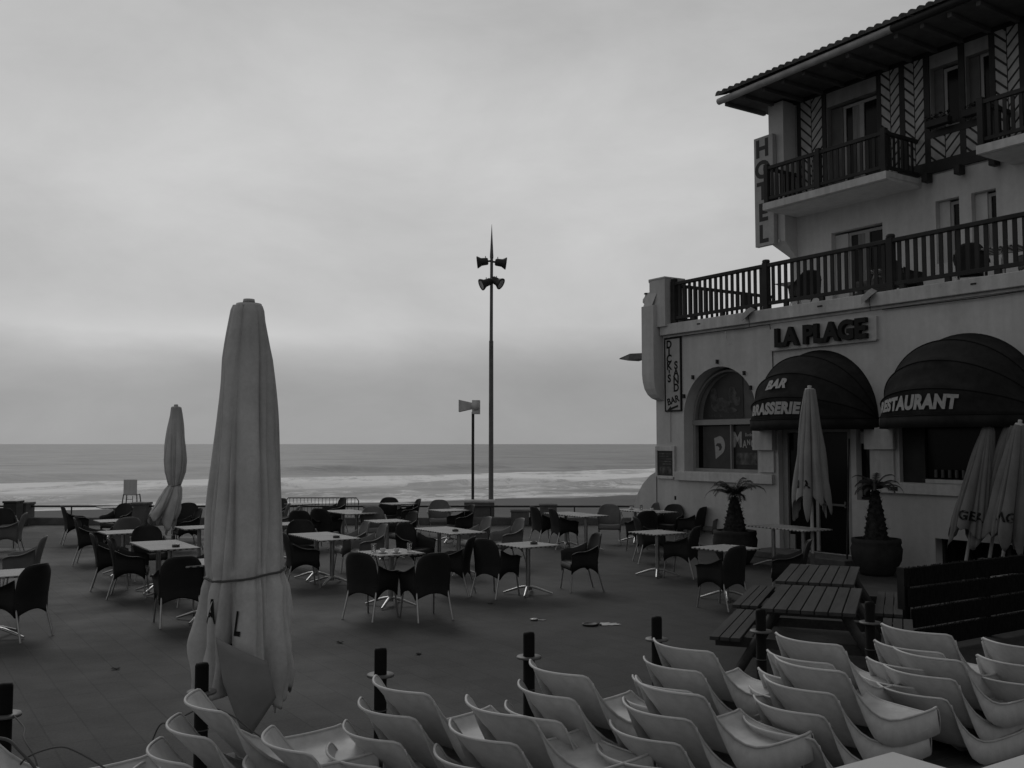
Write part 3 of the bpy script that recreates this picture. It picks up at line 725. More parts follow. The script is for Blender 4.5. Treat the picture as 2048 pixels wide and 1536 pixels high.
# a turned back corner of the cloth, its underside showing
g = []
for j in range(9):
    v = j/8; r_ = []
    for i in range(9):
        s = i/8; x = -.13+.34*s+.05*v; w = (1-abs(s-.45)*1.1)
        z = .98-.17*s-.62*v*w; y = -.375-.03*sin(v*pi)*w-.03*sin(s*pi)
        r_.append((x, y+.05*v, z))
    g.append(r_)
MB().grid(g).build('turned_corner', CLOTHD, t, thick=.006)
small = [(3.04, .10), (2.9, .125), (2.6, .175), (2.2, .225), (1.9, .245), (1.65, .225), (1.45, .16), (1.37, .125), (1.28, .18), (1.1, .25), (.85, .30), (.62, .31)]
parasol((-7.24, 21.0, 0), 'small far closed parasol, pinched by its tie with the hem crumpled to one side', small, 3.07, 1.37, 9, [], .26, (-.24, 0), R(20), .03, .24, .6, 8)
free = [(3.24, .085), (3.2, .10), (2.9, .15), (2.4, .215), (1.9, .275), (1.55, .32), (1.35, .345), (1.2, .35)]
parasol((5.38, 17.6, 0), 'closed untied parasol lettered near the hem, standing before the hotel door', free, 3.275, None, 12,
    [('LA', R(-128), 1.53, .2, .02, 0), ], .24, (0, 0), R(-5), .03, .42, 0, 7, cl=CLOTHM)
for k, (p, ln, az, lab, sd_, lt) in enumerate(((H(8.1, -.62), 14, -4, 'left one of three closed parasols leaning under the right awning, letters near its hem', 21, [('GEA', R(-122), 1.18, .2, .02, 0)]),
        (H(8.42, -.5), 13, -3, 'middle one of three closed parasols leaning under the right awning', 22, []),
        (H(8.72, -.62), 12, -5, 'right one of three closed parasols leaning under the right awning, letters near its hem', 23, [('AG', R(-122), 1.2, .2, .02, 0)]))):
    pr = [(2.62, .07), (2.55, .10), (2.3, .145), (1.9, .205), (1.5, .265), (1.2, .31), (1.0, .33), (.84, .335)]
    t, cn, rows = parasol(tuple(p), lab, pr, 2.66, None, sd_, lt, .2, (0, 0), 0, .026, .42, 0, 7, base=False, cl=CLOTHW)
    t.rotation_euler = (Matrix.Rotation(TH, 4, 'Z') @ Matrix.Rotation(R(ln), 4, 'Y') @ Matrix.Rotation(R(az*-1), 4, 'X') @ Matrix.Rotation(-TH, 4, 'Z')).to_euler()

# ================================================================ BOLLARDS
bm0 = None
ordn = ['leftmost', 'before the large parasol', 'third from the left', 'fourth from the left', 'fifth from the left', 'sixth, before the picnic bench', 'beside the picnic tables']
for (x, y), o_ in zip(((-2.83, 5.54), (-1.89, 6.04), (-.86, 6.48), (.12, 7.02), (1.12, 7.65), (2.01, 7.98), (3.03, 8.36)), ordn):
    lab = 'black bollard with a ring collar, '+o_
    if bm0 is None:
        bm0 = thing('bollard', lab, 'bollard', (x, y, 0), 0, 'black bollards between terrace and platform')
        MB().lathe([(0, .06), (.01, .06), (.012, .041), (.90, .041), (.915, .036), (.92, .0)], 20).build('post', BOLL, bm0)
        MB().lathe([(.735, .042), (.735, .088), (.743, .09), (.75, .086), (.75, .042)], 24).build('ring_collar', STEEL, bm0)
        MB().tube([(.043*cos(a), .043*sin(a), .52) for a in [2*pi*i/16 for i in range(17)]], .004, 5, cap=False).build('wire_loop', ROPE, bm0)
    else: copy_tree(bm0, (x, y, 0), 0, lab)

# ================================================================ LOUNGE CHAIR STACKS
def lounge():
    prof = [(0, 0), (.035, -.055), (.085, -.125), (.145, -.19), (.215, -.25), (.29, -.295), (.37, -.323), (.46, -.332), (.56, -.330), (.66, -.324), (.76, -.314), (.85, -.304)]
    P = []
    for a, b in zip(prof, prof[1:]):
        for k in range(3): P.append((a[0]+(b[0]-a[0])*k/3, a[1]+(b[1]-a[1])*k/3))
    P.append(prof[-1]); W_ = .275; rows = []; nj = len(P)-1
    for j, (y, z) in enumerate(P):
        v = j/nj; r = []
        wrap = .13*(1-v)**1.2 if v < .9 else .01; wrap = max(wrap, .0)
        dish = .0 if v < .22 else .065*min(1, (v-.22)/.25)
        for i in range(25):
            s = -1+i/12; x = W_*s
            yy = y-wrap*(1-s*s); zz = z-dish*(1-abs(s)**7)
            if j <= 1 and abs(s) > .9: q = (abs(s)-.9)/.1; zz -= .010*q*q*(1-j/2)
            if j >= nj-2 and abs(s) > .7: q = (abs(s)-.7)/.3; yy -= .05*q*q*((j-nj+3)/3)
            if v < .45: zz += 0
            r.append((x, yy, zz+.36))
        rows.append(r)
    b = MB().grid(rows)
    # rolled rim
    rim = [rows[j][0] for j in range(nj, -1, -1)]+[rows[0][i] for i in range(1, 24)]+[rows[j][24] for j in range(nj+1)]+[rows[nj][i] for i in range(23, -1, -1)]
    b.tube(rim, .0055, 6, cap=False)
    for sg in (0, 24):   # side skirts under the seat and a front apron
        g = []
        for j in range(2, nj+1):
            p = Vector(rows[j][sg]); q = (j-2)/(nj-2); dr = .15*min(1, q*3.2)
            o = .02*(1 if sg else -1)
            g.append([tuple(p), (p.x+o*.5, p.y, p.z-dr*.5), (p.x+o, p.y, p.z-dr)])
        b.grid(g)
    fr = rows[nj]; b.grid([fr, [(x*1.01, y+.018, z-.02) for x, y, z in fr], [(x*1.02, y+.026, z-.07) for x, y, z in fr], [(x*1.03, y+.02, z-.14) for x, y, z in fr]])
    return b.mesh('lounge_shell', LOUNGE)
LM = lounge()
from mathutils import Matrix as _M
def stack(tipx, tipy, k, where, near=False, dh=0):
    base = Vector((tipx, tipy, 0))+AV*(.275 if not near else -.275)
    names = {4: ['bottom', 'second lowest', 'third', 'topmost'], 3: ['bottom', 'middle', 'topmost'], 2: ['bottom', 'topmost'], 1: ['single']}[k]
    for i in range(k):
        p = base-NV*.09*(k-1-i)
        o = link('lounge_chair', LM, None, (p.x+rnd.uniform(-.004, .004), p.y+rnd.uniform(-.004, .004), .252+.11*i), TH+R(dh+rnd.uniform(-1.6, 1.6)))
        md = o.modifiers.new('thickness', 'SOLIDIFY'); md.thickness = .005; md.offset = 0
        tag(o, f'{names[i]} white lounge chair of the stack {where}', 'lounge chair', 'white lounge chairs stacked in the foreground')
stack(-2.28, 4.30, 4, 'at the far left, cut by the frame', True, -1)
stack(-1.68, 5.31, 4, 'at the second bollard, below the large parasol', dh=-2)
stack(-.75, 5.65, 4, 'at the third bollard, rear row', dh=5)
stack(.12, 6.04, 4, 'at the fourth bollard, rear row')
stack(.96, 6.69, 4, 'at the fifth bollard, rear row')
stack(1.84, 6.9, 4, 'in front of the picnic bench, rear row')
stack(2.71, 7.24, 4, 'left of the dark board fence, rear row')
stack(3.46, 7.27, 3, 'at the right edge of the frame, rear row')
stack(-1.21, 5.03, 3, 'front row, first from the left', dh=-1)
stack(-.22, 5.21, 4, 'front row, second from the left', dh=3)
stack(.70, 5.63, 4, 'front row, third from the left')
stack(1.62, 6.16, 4, 'front row, fourth from the left', dh=-2)
stack(2.66, 6.95, 3, 'front row, rightmost, nearest the two white tables', dh=-3)
# platform they stand on
PA = R(26-90); cx, cy = .17, 6.91
o = thing('timber_platform', 'low grey boarded platform under the lounge chair stacks', 'platform', (cx, cy, 0), PA)
nb = 0; x = 0
while x < 8.4:
    MB().bevbox(x, x+.138, -5.2, 9, .115, .15, .004).build('board', DECK, o); x += .142
MB().box(.01, 8.4, -5.19, 8.99, .02, .105).build('plinth', DARKWOOD, o)

# two white tables at the bottom right
def wtable(corner, lab):
    c = Vector(corner)+AV*.4-NV*.4
    t = thing('white_table', lab, 'table', (c.x, c.y, .25), TH, 'white tables at the bottom right')
    MB().bevbox(-.4, .4, -.4, .4, .72, .75, .008).build('tabletop', mat('white_table_top', .62, .35, .4, n1=(3, .06)) if 'white_table_top' not in MATS else MATS['white_table_top'], t)
    for a_ in (-.34, .34):
        for b_ in (-.34, .34): MB().box(a_-.02, a_+.02, b_-.02, b_+.02, 0, .719).build('leg', ALU, t)
wtable((1.552, 4.062, 0), 'white square table whose corner points up at the bottom right')
wtable((1.85+.30, 3.90+.18, 0), 'second white table, in the very bottom right corner of the frame')

# cables
for nm, lab, pts in (('cable', 'thin cable looping over the stack at the second bollard', [(-1.98, 5.45, .60), (-1.92, 5.42, .72), (-1.84, 5.4, .745), (-1.66, 5.36, .83), (-1.53, 5.4, .78), (-1.4, 5.35, .71), (-1.24, 5.3, .63), (-1.05, 5.35, .5)]),
    ('cable', 'cable arching to the right over the far left stack', [(-2.42, 4.85, .62), (-2.37, 4.85, .72), (-2.2, 4.8, .79), (-2.1, 4.8, .77), (-1.93, 4.8, .67), (-1.84, 4.8, .58)]),
    ('cable', 'cable dropping from the leftmost bollard', [(-2.76, 5.5, .75), (-2.6, 5.3, .74), (-2.5, 5.1, .74), (-2.36, 4.95, .66), (-2.33, 4.85, .5)]),
    ('cable', 'thick cable curling in the bottom left corner', [(-2.7, 4.95, .79), (-2.5, 4.9, .80), (-2.4, 4.85, .76), (-2.28, 4.8, .66), (-2.24, 4.75, .5)])):
    P = [Vector(p) for p in pts]; Q = []
    for i in range(len(P)-1):
        p0, p1, p2, p3 = P[max(i-1, 0)], P[i], P[i+1], P[min(i+2, len(P)-1)]
        for k in range(8):
            t_ = k/8; Q.append(.5*((2*p1)+(p2-p0)*t_+(2*p0-5*p1+4*p2-p3)*t_**2+(3*p1-p0-3*p2+p3)*t_**3))
    Q.append(P[-1]); th_ = .0045 if 'thick' not in lab else .008
    tag(MB().tube(Q, th_, 6).build(nm, ROPE), lab, 'cable', 'loose cables over the chairs')

# ================================================================ PICNIC TABLES
def picnic(loc, hd, lab):
    t = thing('picnic_table', lab, 'picnic table', loc, R(90-hd)-R(90), 'dark picnic tables')   # local +y = long axis, from the near end
    b = MB()
    for i in range(7): b.bevbox(-.415+i*.1195, -.415+i*.1195+.108, 0, 1.65, .705, .74, .004)
    b.box(-.38, .38, .18, .26, .66, .704).box(-.38, .38, 1.4, 1.48, .66, .704); b.build('tabletop', PICNIC, t)
    for sg in (-1, 1):
        b = MB()
        for i in range(3): b.bevbox(sg*.75-.14+i*.097, sg*.75-.14+i*.097+.087, 0, 1.65, .415, .45, .004)
        b.build('bench', PICNIC, t)
    for y in (.27, 1.49):
        b = MB()
        for sg in (-1, 1):
            b.tube([(sg*.30, y-.06, .70), (sg*.72, y-.06, 0)], .045, 4)
        b.box(-.88, .88, y-.02, y+.02, .32, .414); b.build('leg_frame', PICNIC, t)
    return t
picnic((2.68, 8.95, 0), 90-21.7, 'nearer slatted picnic table, its left bench towards the terrace')
picnic((3.30, 10.76, 0), 90-21.7, 'farther slatted picnic table, right behind the nearer one')
for t_ in [o for o in bpy.data.objects if o.name.startswith('picnic_table')]: t_.rotation_euler.z = R(-21.7)

# board and brush fence at the right
o = thing('board_fence', 'dark fence of four rough horizontal boards at the right edge', 'fence', (4.28, 10.7, 0), R(33.2))
for k in range(4):
    z0 = .06+k*.215; g = []
    b = MB(); n = 60
    for side in (0,):
        top = []; rr = random.Random(k)
        pts = [(x_*4.6/n, (rr.random()-.5)*.012) for x_ in range(n+1)]
        vs = []; 
        for (x_, d_) in pts: vs += [(x_+k*.0-.0, -.03-(3-k)*.035, z0), (x_, .02-(3-k)*.035, z0), (x_, .02-(3-k)*.035, z0+.195+d_*.3), (x_, -.03-(3-k)*.035, z0+.195+d_*.3)]
        fs = []
        for i in range(n):
            a_ = i*4; c_ = a_+4
            for q in range(4): fs.append((a_+q, a_+(q+1) % 4, c_+(q+1) % 4, c_+q))
        fs += [(0, 1, 2, 3), (n*4+3, n*4+2, n*4+1, n*4)]
        b.add(vs, fs)
    b.build('board', BRUSH, o)
    b = MB()
    for i in range(420):
        x_ = rr.uniform(0, 4.58); y_ = rr.uniform(-.03, .02)-(3-k)*.035; h_ = rr.uniform(.006, .02)
        b.add([(x_, y_, z0+.19), (x_+.012, y_, z0+.19), (x_+.012+rr.uniform(-.01, .01), y_-.004, z0+.195+h_), (x_+rr.uniform(-.01, .01), y_, z0+.195+h_)], [(0, 1, 2, 3)])
    b.build('straw_fringe', STRAW, o)['kind'] = 'stuff'
for x_ in (.06, 1.6, 3.1, 4.5): MB().box(x_-.05, x_+.05, .03, .12, 0, .9).build('post', DARKWOOD, o)

# floor details
def flat(name, lab, cat, x, y, r, m, sy=1, seg=28, z=.004, kind=None, wob=0):
    rr = random.Random(int(x*50)); vs = [(0, 0, .004)]
    for i in range(seg): a = 2*pi*i/seg; q = r*(1+wob*(rr.random()-.5)); vs.append((q*cos(a), q*sin(a)*sy, 0))
    o = MB().add(vs, [(0, i+1, (i+1) % seg+1) for i in range(seg)]).build(name, m); o.location = (x, y, z); tag(o, lab, cat, kind=kind); return o
WET = mat('shallow_puddle', .03, .04, .5)
o = thing('drain_cover', 'small metal drain cover in a shallow puddle on the open paving', 'drain cover', (.97, 12.28, .012))
MB().lathe([(0, .0), (.0, .1), (.012, .1), (.012, .08), (.006, .075), (.006, 0)], 24).build('cover', DSTEEL, o)
STAIN = mat('damp_stain', .034, .9, .1)
tag(flat('puddle', None, None, 1.16, 12.33, .2, WET, .45, z=.008, wob=.35), kind='structure')
tag(flat('puddle', None, None, .37, 12.62, .07, WET, .5, z=.008, wob=.3), kind='structure')

o = MB().lathe([(0, 0), (0, .05), (.01, .05), (.01, 0)], 16).build('floor_plate', ALU); o.location = (.28, 12.62, .012); tag(o, 'tiny floor plate left of the drain cover', 'floor plate')
for i, (x, y, lab) in enumerate(((-3.96, 9.9, 'dark leaf on the paving at the left, below the armchairs'), (-1.0, 10.6, 'pale pebble like leaf on the open paving in the middle'), (-1.95, 11.2, 'dark leaf right of the large parasol hem'), (-.3, 13.9, 'dark crumpled leaf under the armchair in the middle'))):
    rr = random.Random(i); o = MB().grid([[(-.04+.02*a, -.022+.022*b, .005+rr.random()*.014) for a in range(5)] for b in range(3)], sm=False).build('dry_leaf', LITTER, thick=.002)
    o.location = (x, y, 0); o.rotation_euler.z = i*1.3; tag(o, lab, 'leaf', 'leaves blown over the paving')
# ================================================================ HOTEL  (local x along the facade to the right, y into the building)
HT = thing('hotel', 'large plastered hotel with arched ground floor, terrace, balconies and tiled roof', 'hotel', tuple(HC), TH)
XR = 13.0
def HB(name, m, *boxes, parent=HT, bev=0):
    b = MB()
    for q in boxes: (b.bevbox(*q, bev) if bev else b.box(*q))
    return b.build(name, m, parent)
# openings of the ground floor
arch1 = [(.94, 1.63), (3.16, 1.63), (3.16, 2.85)]+arc(2.05, 2.85, 1.11, 0, pi, 22)[1:]+[]
arch2 = [(3.72, .12), (5.5, .12), (5.5, 2.8)]+arc(4.61, 2.8, .89, 0, pi, 16)[1:]
side = [(5.62, 1.2), (5.92, 1.2), (5.92, 2.55), (5.62, 2.55)]
arch3 = [(6.55, 1.56), (9.3, 1.56), (9.3, 2.7)]+arc(7.925, 2.7, 1.375, 0, pi, 22)[1:]
cell = [(7.22, .12), (8.95, .12), (8.95, .61), (7.22, .61)]
arch4 = [(10.2, 1.56), (12.4, 1.56), (12.4, 2.7)]+arc(11.3, 2.7, 1.1, 0, pi, 16)[1:]
poly_holes([(0, 0), (XR, 0), (XR, 4.98), (0, 4.98)], [arch1, arch2, side, arch3, cell, arch4], .60, 'ground_floor_wall', PL, HT)
HB('side_wall', PL, (0, .3, .602, 12, 0, 4.98), (XR-.3, XR, .602, 12, 0, 4.98))
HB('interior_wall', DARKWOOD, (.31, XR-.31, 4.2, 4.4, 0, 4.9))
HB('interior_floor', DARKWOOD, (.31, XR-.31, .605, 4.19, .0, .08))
HB('terrace_slab', PL2, (.0, XR, .002, 12, 4.981, 5.02))
# battered foot at the sea end
b = MB(); pr = [(0, -.95), (.45, -.92), (.75, -.82), (1.05, -.68), (1.3, -.48), (1.5, -.22), (1.6, 0)]
rows = []
for z, x in pr: rows.append([(x, -.02+.25*(1-z/1.7)*0, z), (x, .5, z), (x, 3, z)])
b.grid(rows); b.grid([[(x, -.02, z), (.0, -.02, z)] for z, x in pr], sm=False); b.build('battered_foot', PL, HT)
# ledge bands
HB('ledge', PL2, (.30, XR, -.14, -.001, 4.80, 5.05), bev=.012)
HB('string_course', PL2, (.30, XR, -.04, -.001, 4.745, 4.798), bev=.008)
HB('window_sill_band', PL2, (.70, 3.62, -.09, -.001, 1.42, 1.62), bev=.01)
HB('window_sill_band', PL2, (5.98, 9.6, -.09, -.001, 1.36, 1.55), bev=.01)
HB('pilaster', PL2, (5.98, 6.46, -.05, -.001, 1.56, 2.56), bev=.01)
HB('pilaster', PL2, (3.24, 3.64, -.05, -.001, 1.66, 2.6), bev=.01)
HB('capital', PL2, (3.16, 3.70, -.16, -.052, 2.12, 2.60), bev=.01)
HB('capital', PL2, (5.9, 6.52, -.14, -.052, 2.15, 2.55), bev=.01)
HB('doorstep', CONC, (3.5, 5.9, -.75, -.001, .0, .13), bev=.015)
# corner bay with rounded bottom
prof = [(-.48, 0), (-.48, 0)]
b = MB()
sec = [(-.46, .45), (-.46, .06), (-.16, -.30), (.26, -.30), (.26, .45)]
def secs(z, k, dx=0): return [((x-.26)*k+.26+dx, y if y > .4 else .1+(y-.1)*k, z) for x, y in sec]
rows = [secs(3.28, .42), secs(3.33, .62), secs(3.42, .78), secs(3.55, .90), secs(3.72, .97), secs(3.9, 1.0), secs(5.52, 1.0), secs(5.525, .97)]
b.grid(rows, sm=False); b.add(rows[0], [(0, 1, 2, 3, 4)]); b.add(rows[-1], [(4, 3, 2, 1, 0)])
sec2 = [(-.20, .45), (-.20, .0), (.02, -.20), (.56, -.20), (.56, .45)]
b.add([(x, y, 5.0) for x, y in sec2]+[(x, y, 6.13) for x, y in sec2], [(4, 3, 2, 1, 0), (5, 6, 7, 8, 9)]+[(i, (i+1) % 5, 5+(i+1) % 5, 5+i) for i in range(5)])
b.add([(-.38, .0, 5.52), (-.13, -.27, 5.52), (.18, -.27, 5.52), (-.05, -.19, 5.86), (.30, -.19, 5.86), (-.20, .0, 5.86)], [(0, 1, 3, 5), (1, 2, 4, 3)])
b.build('corner_bay', PL, HT)
b = MB(); b.add([(x+(.015 if x > .1 else -.015), y-.015, z) for z in (6.131, 6.165) for x, y in sec2], [(4, 3, 2, 1, 0), (5, 6, 7, 8, 9)]+[(i, (i+1) % 5, 5+(i+1) % 5, 5+i) for i in range(5)]); b.build('bay_cap', PL2, HT)
# tiny siren on the bay
o = thing('bay_lamp', 'small round lamp with a dark cap on the outer side of the corner bay', 'lamp', tuple(H(-.30, -.02, 5.53)), TH)
MB().lathe([(0, .0), (0, .05), (.1, .05), (.14, .09), (.22, .085), (.28, .04), (.34, .03)], 14).build('body', PL2, o)
MB().lathe([(.34, .0), (.34, .06), (.37, .05), (.38, 0)], 14).build('cap', DSTEEL, o)
o = thing('wall_floodlight', 'flat wedge shaped floodlight on a bracket at the rounded bay', 'floodlight', tuple(H(-.33, -.12, 4.36)), TH)
b = MB(); b.add([(-.75, -.12, -.02), (-.75, .12, -.02), (-.7, .14, .0), (-.7, -.14, .0), (-.35, -.17, -.09), (-.35, .17, -.09), (-.3, .15, .08), (-.3, -.15, .08), (.06, -.08, -.06), (.06, .08, -.06), (.06, .07, .07), (.06, -.07, .07)],
 [(0, 1, 2, 3), (0, 4, 5, 1), (3, 2, 6, 7), (0, 3, 7, 4), (1, 5, 6, 2), (4, 8, 9, 5), (7, 6, 10, 11), (4, 7, 11, 8), (5, 9, 10, 6), (8, 11, 10, 9)])
b.build('housing', STEEL, o); MB().tube([(.04, 0, 0), (.16, 0, .02), (.2, 0, .16)], .025, 6).build('bracket', DSTEEL, o)

# windows of the ground floor
w = HB('window', WHITEFRAME, (.94, 3.16, .26, .38, 2.68, 2.80), (.94, 1.02, .28, .38, 1.63, 2.679), (3.08, 3.16, .28, .38, 1.63, 2.679), (1.021, 3.079, .28, .38, 1.63, 1.70), (2.10, 2.13, .29, .38, 1.701, 2.679))
HB('pane', GLASS, (1.0, 3.1, .39, .405, 1.68, 2.7), parent=w)
f = MB(); A_ = arc(2.05, 2.80, 1.105, 0, pi, 22); B_ = arc(2.05, 2.81, 1.05, 0, pi, 22)
n = len(A_)
for i in range(n-1):
    q = [A_[i], A_[i+1], B_[i+1], B_[i]]
    f.add([(x, .29, z) for x, z in q]+[(x, .38, z) for x, z in q], [(0, 1, 2, 3), (7, 6, 5, 4), (0, 4, 5, 1), (3, 2, 6, 7)])
f.build('arch_frame', WHITEFRAME, w)
MB().prism([(x, z) for x, z in arc(2.05, 2.81, 1.08, 0, pi, 24)], 0, .01, Matrix.Translation((0, .41, 0)) @ Matrix.Rotation(R(90), 4, 'X')).build('arch_glass', mat('pale_blind', .15, .8, .1, n1=(2, .3)), w)  # flat grey paints the reflection seen in the arch glass
# poster in the arch: dark picture with a paler smudge and a caption line
o = thing('arch_poster', 'dark half round poster filling the left part of the first arched window', 'poster', tuple(H(.12, .385, 0)), TH)
pa = [(x, z) for x, z in arc(2.05, 2.83, 1.0, 0, pi, 40) if x < 2.3]; pa = [(2.3, 2.83)]+pa
MB().prism(pa, 0, .004, Matrix.Rotation(R(90), 4, 'X')).build('sheet', POSTER, o)
b = MB(); rr = random.Random(12)
for (cx_, cz_, rx, rz_) in ((1.6, 3.12, .32, .16), (1.98, 3.36, .12, .2), (1.4, 3.3, .12, .22), (2.12, 3.2, .12, .1), (1.9, 3.0, .2, .06)):
    pl_ = [(cx_+rx*(1+.35*(rr.random()-.5))*cos(a), cz_+rz_*(1+.4*(rr.random()-.5))*sin(a)) for a in [2*pi*i/14 for i in range(14)]]
    b.prism(pl_, .005+.001*cz_, .007+.001*cz_, Matrix.Rotation(R(90), 4, 'X'))
b.build('picture', POSTERM, o)
b = MB(); vs, fs = text_mesh('LES PLUS BELLES VAGUES', .075, .01)
b.add([(1.68+v.x, -.006, 2.88+v.y) for v in vs], fs); b.build('caption', POSTERM, o)
# D poster and lettered poster
o = thing('logo_poster', 'grey window poster with a large pale letter D logo', 'poster', tuple(H(1.63, .365, 2.18)), TH)
MB().box(-.45, .45, 0, .005, -.47, .47).build('sheet', POSTERG, o)
b = MB(); P1 = [(-.10, -.27), (-.14, .20), (.02, .25)]+[(.02+.17*sin(a), .04+.21*cos(a)) for a in [pi*i/10*.85 for i in range(1, 11)]]
MB().prism(P1, 0, .003, Matrix.Translation((.05, -.002, 0)) @ Matrix.Rotation(R(90), 4, 'X')).build('logo', LETTERW, o)
MB().prism([(-.10, .03), (-.04, .09), (.06, .08), (.10, .0), (.06, -.07), (-.0, -.08), (.02, -.02), (-.02, .02)], 0, .003, Matrix.Translation((.05, -.006, 0)) @ Matrix.Rotation(R(90), 4, 'X')).build('logo_inner', POSTERG, o)
o = thing('lettered_poster', 'black window poster reading Mangaro in uneven white letters', 'poster', tuple(H(2.56, .365, 2.18)), TH)
MB().box(-.43, .55, 0, .005, -.47, .47).build('sheet', POSTER, o)
b = MB(); x_ = -.46
for c_, sz, dz, w_ in (('M', .42, .02, .30), ('A', .2, -.07, .12), ('N', .15, -.03, .11), ('G', .22, -.06, .15), ('A', .17, -.03, .11), ('R', .24, -.08, .15), ('O', .26, -.05, .2)):
    vs, fs = text_mesh(c_, sz, .03); b.add([(x_+w_/2+v.x*.85, -.004, .13+dz+v.y*1.1) for v in vs], fs); x_ += w_
vs, fs = text_mesh('Bodega', .1, .01); b.add([(.06+v.x, -.004, .27+v.y) for v in vs], fs)
b.build('lettering', LETTERW, o)
b = MB(); b.box(-.36, .34, -.004, -.001, -.38, -.12); b.build('picture', POSTERM, o)
# menu board on the corner
o = thing('menu_board', 'framed notice board with dark printed sheets at the hotel corner', 'notice board', tuple(H(.34, -.001, 1.84)), TH)
b = MB().bevbox(-.33, .33, -.06, -.001, .25, .36, .006).bevbox(-.33, -.27, -.06, -.001, -.36, .249, .006).bevbox(.27, .33, -.06, -.001, -.36, .249, .006).bevbox(-.269, .269, -.06, -.001, -.40, -.33, .006)
b.build('frame', PL2, o); MB().box(-.268, .268, -.03, -.002, -.329, .249).build('sheet', POSTER, o)
b = MB()
for k, (x0, x1) in enumerate(((-.22, .2), (-.22, .1), (-.2, .22), (-.22, .18), (-.1, .2))): b.box(x0, x1, -.034, -.031, .17-k*.06, .195-k*.06)
b.box(-.2, .2, -.034, -.031, -.28, -.12); b.build('print', POSTERM, o)
# DICK'S SAND BAR vertical sign
o = thing('bar_sign', 'tall narrow white sign with vertical black letters and an arrow at the hotel corner', 'sign', tuple(H(.62, -.001, 3.87)), TH)
HBW = .245
MB().box(-HBW, HBW, -.03, -.001, -.83, .83).build('board', PANEL, o)
MB().box(-HBW-.035, -HBW, -.04, -.001, -.865, .865).box(HBW, HBW+.035, -.04, -.001, -.865, .865).box(-HBW, HBW, -.04, -.001, .83, .865).box(-HBW, HBW, -.04, -.001, -.865, -.83).build('frame', LETTERB, o)
b = MB()
for k, c_ in enumerate("DICK'S"):
    vs, fs = text_mesh(c_, .25, .04); b.add([(-.12+v.x, -.033, (.70-k*.168 if k < 4 else .70-4*.168-.03 if k == 4 else .70-4.75*.168)+v.y) for v in vs], fs)
for k, c_ in enumerate("SAND"):
    vs, fs = text_mesh(c_, .25, .04); b.add([(.11+v.x, -.033, .20-k*.175+v.y) for v in vs], fs)
vs, fs = text_mesh("BAR", .22, .035); a_ = R(14)
b.add([(-.0+v.x*cos(a_)-v.y*sin(a_), -.033, -.61+v.x*sin(a_)+v.y*cos(a_)) for v in vs], fs)
pa = [(.17, .05), (.17, .0), (-.06, -.06), (-.05, -.11), (-.2, -.07), (-.08, .03), (-.075, -.01)]
b.add([(x, -.033, -.765+z) for x, z in pa], [(0, 1, 2, 6), (2, 3, 4, 5), (2, 5, 6)]); b.build('lettering', LETTERB, o)
# LA PLAGE sign
o = thing('name_sign', 'pale rectangular panel with thick black letters LA PLAGE below the terrace ledge', 'sign', tuple(H(4.9, -.062, 4.40)), TH)
MB().box(-1.29, 1.27, 0, .06, -.21, .225).build('panel', PL, o); MB().box(-1.29, 1.27, -.02, .0, -.235, -.212).build('bottom_trim', PANEL, o)
vs, fs = text_mesh("LA PLAGE", .50, .045, 0, .05, 1.0)
b = MB().add([(v.x*1.02-.0, -.06+v.z*.9-.0, v.y*1.0+.0) for v in vs], fs); b.build('lettering', LETTERB, o)
# HOTEL sign
o = thing('hotel_sign', 'tall pale sign with vertical letters HOTEL standing out from the upper corner', 'sign', tuple(H(.47, 3.42, 8.72)), TH)
MB().bevbox(-.315, .315, -.13, -.0, -1.42, 1.42, .012).build('box', PANEL, o)
b = MB()
for k, c_ in enumerate("HOTEL"):
    vs, fs = text_mesh(c_, .62, .04); b.add([(-.03+v.x*1.0, -.134, 1.09-k*.555+v.y) for v in vs], fs)
b.build('lettering', mat('brown_lettering', .05, .6, .2), o)
MB().box(-.02, .02, .0, .5, -1.36, -1.32).tube([(.36, .0, -1.30), (.36, .0, -1.38)], .03, 6).build('bracket', PL2, o)

# door with glass leaves, side window, hatch window
d = HB('door', WHITEFRAME, (3.73, 3.86, .12, .24, .13, 2.6), (5.33, 5.49, .12, .24, .13, 2.6), (3.861, 5.329, .12, .24, 2.48, 2.6), (3.861, 4.0, .14, .22, .13, .42), (4.55, 4.62, .13, .23, .14, 2.479))
HB('glass_leaf', GLASS, (3.87, 5.32, .17, .185, .14, 2.47), parent=d)
HB('door_handle', STEEL, (4.7, 5.28, .08, .11, 1.05, 1.09), (5.24, 5.28, .111, .13, 1.02, 1.14), parent=d)
w = HB('window', DARKWOOD, (5.63, 5.91, .12, .2, 1.21, 1.25), (5.63, 5.91, .12, .2, 2.5, 2.54))
HB('pane', GLASS, (5.63, 5.91, .15, .165, 1.26, 2.49), parent=w)
w = HB('window', DARKWOOD, (6.55, 7.0, .1, .22, 1.56, 2.7), (9.2, 9.3, .1, .22, 1.56, 2.7), (7.001, 9.199, .1, .22, 1.56, 1.64))
HB('pane', GLASS, (7.0, 9.2, .15, .165, 1.65, 4.05), parent=w)
HB('inner_sill', PL2, (7.02, 9.18, .06, .099, 1.565, 1.63), parent=w)
b = MB()
for k in range(6): b.tube([(7.2+.13*k, .12, 1.66), (7.2+.13*k, .12, 1.80)], .035, 8)
b.build('jar_row', ASH, w)
w = HB('window', WHITEFRAME, (10.2, 12.4, .12, .22, 1.56, 1.64), (11.25, 11.32, .12, .22, 1.64, 3.7)); HB('pane', GLASS, (10.22, 12.38, .225, .24, 1.65, 3.9), parent=w)
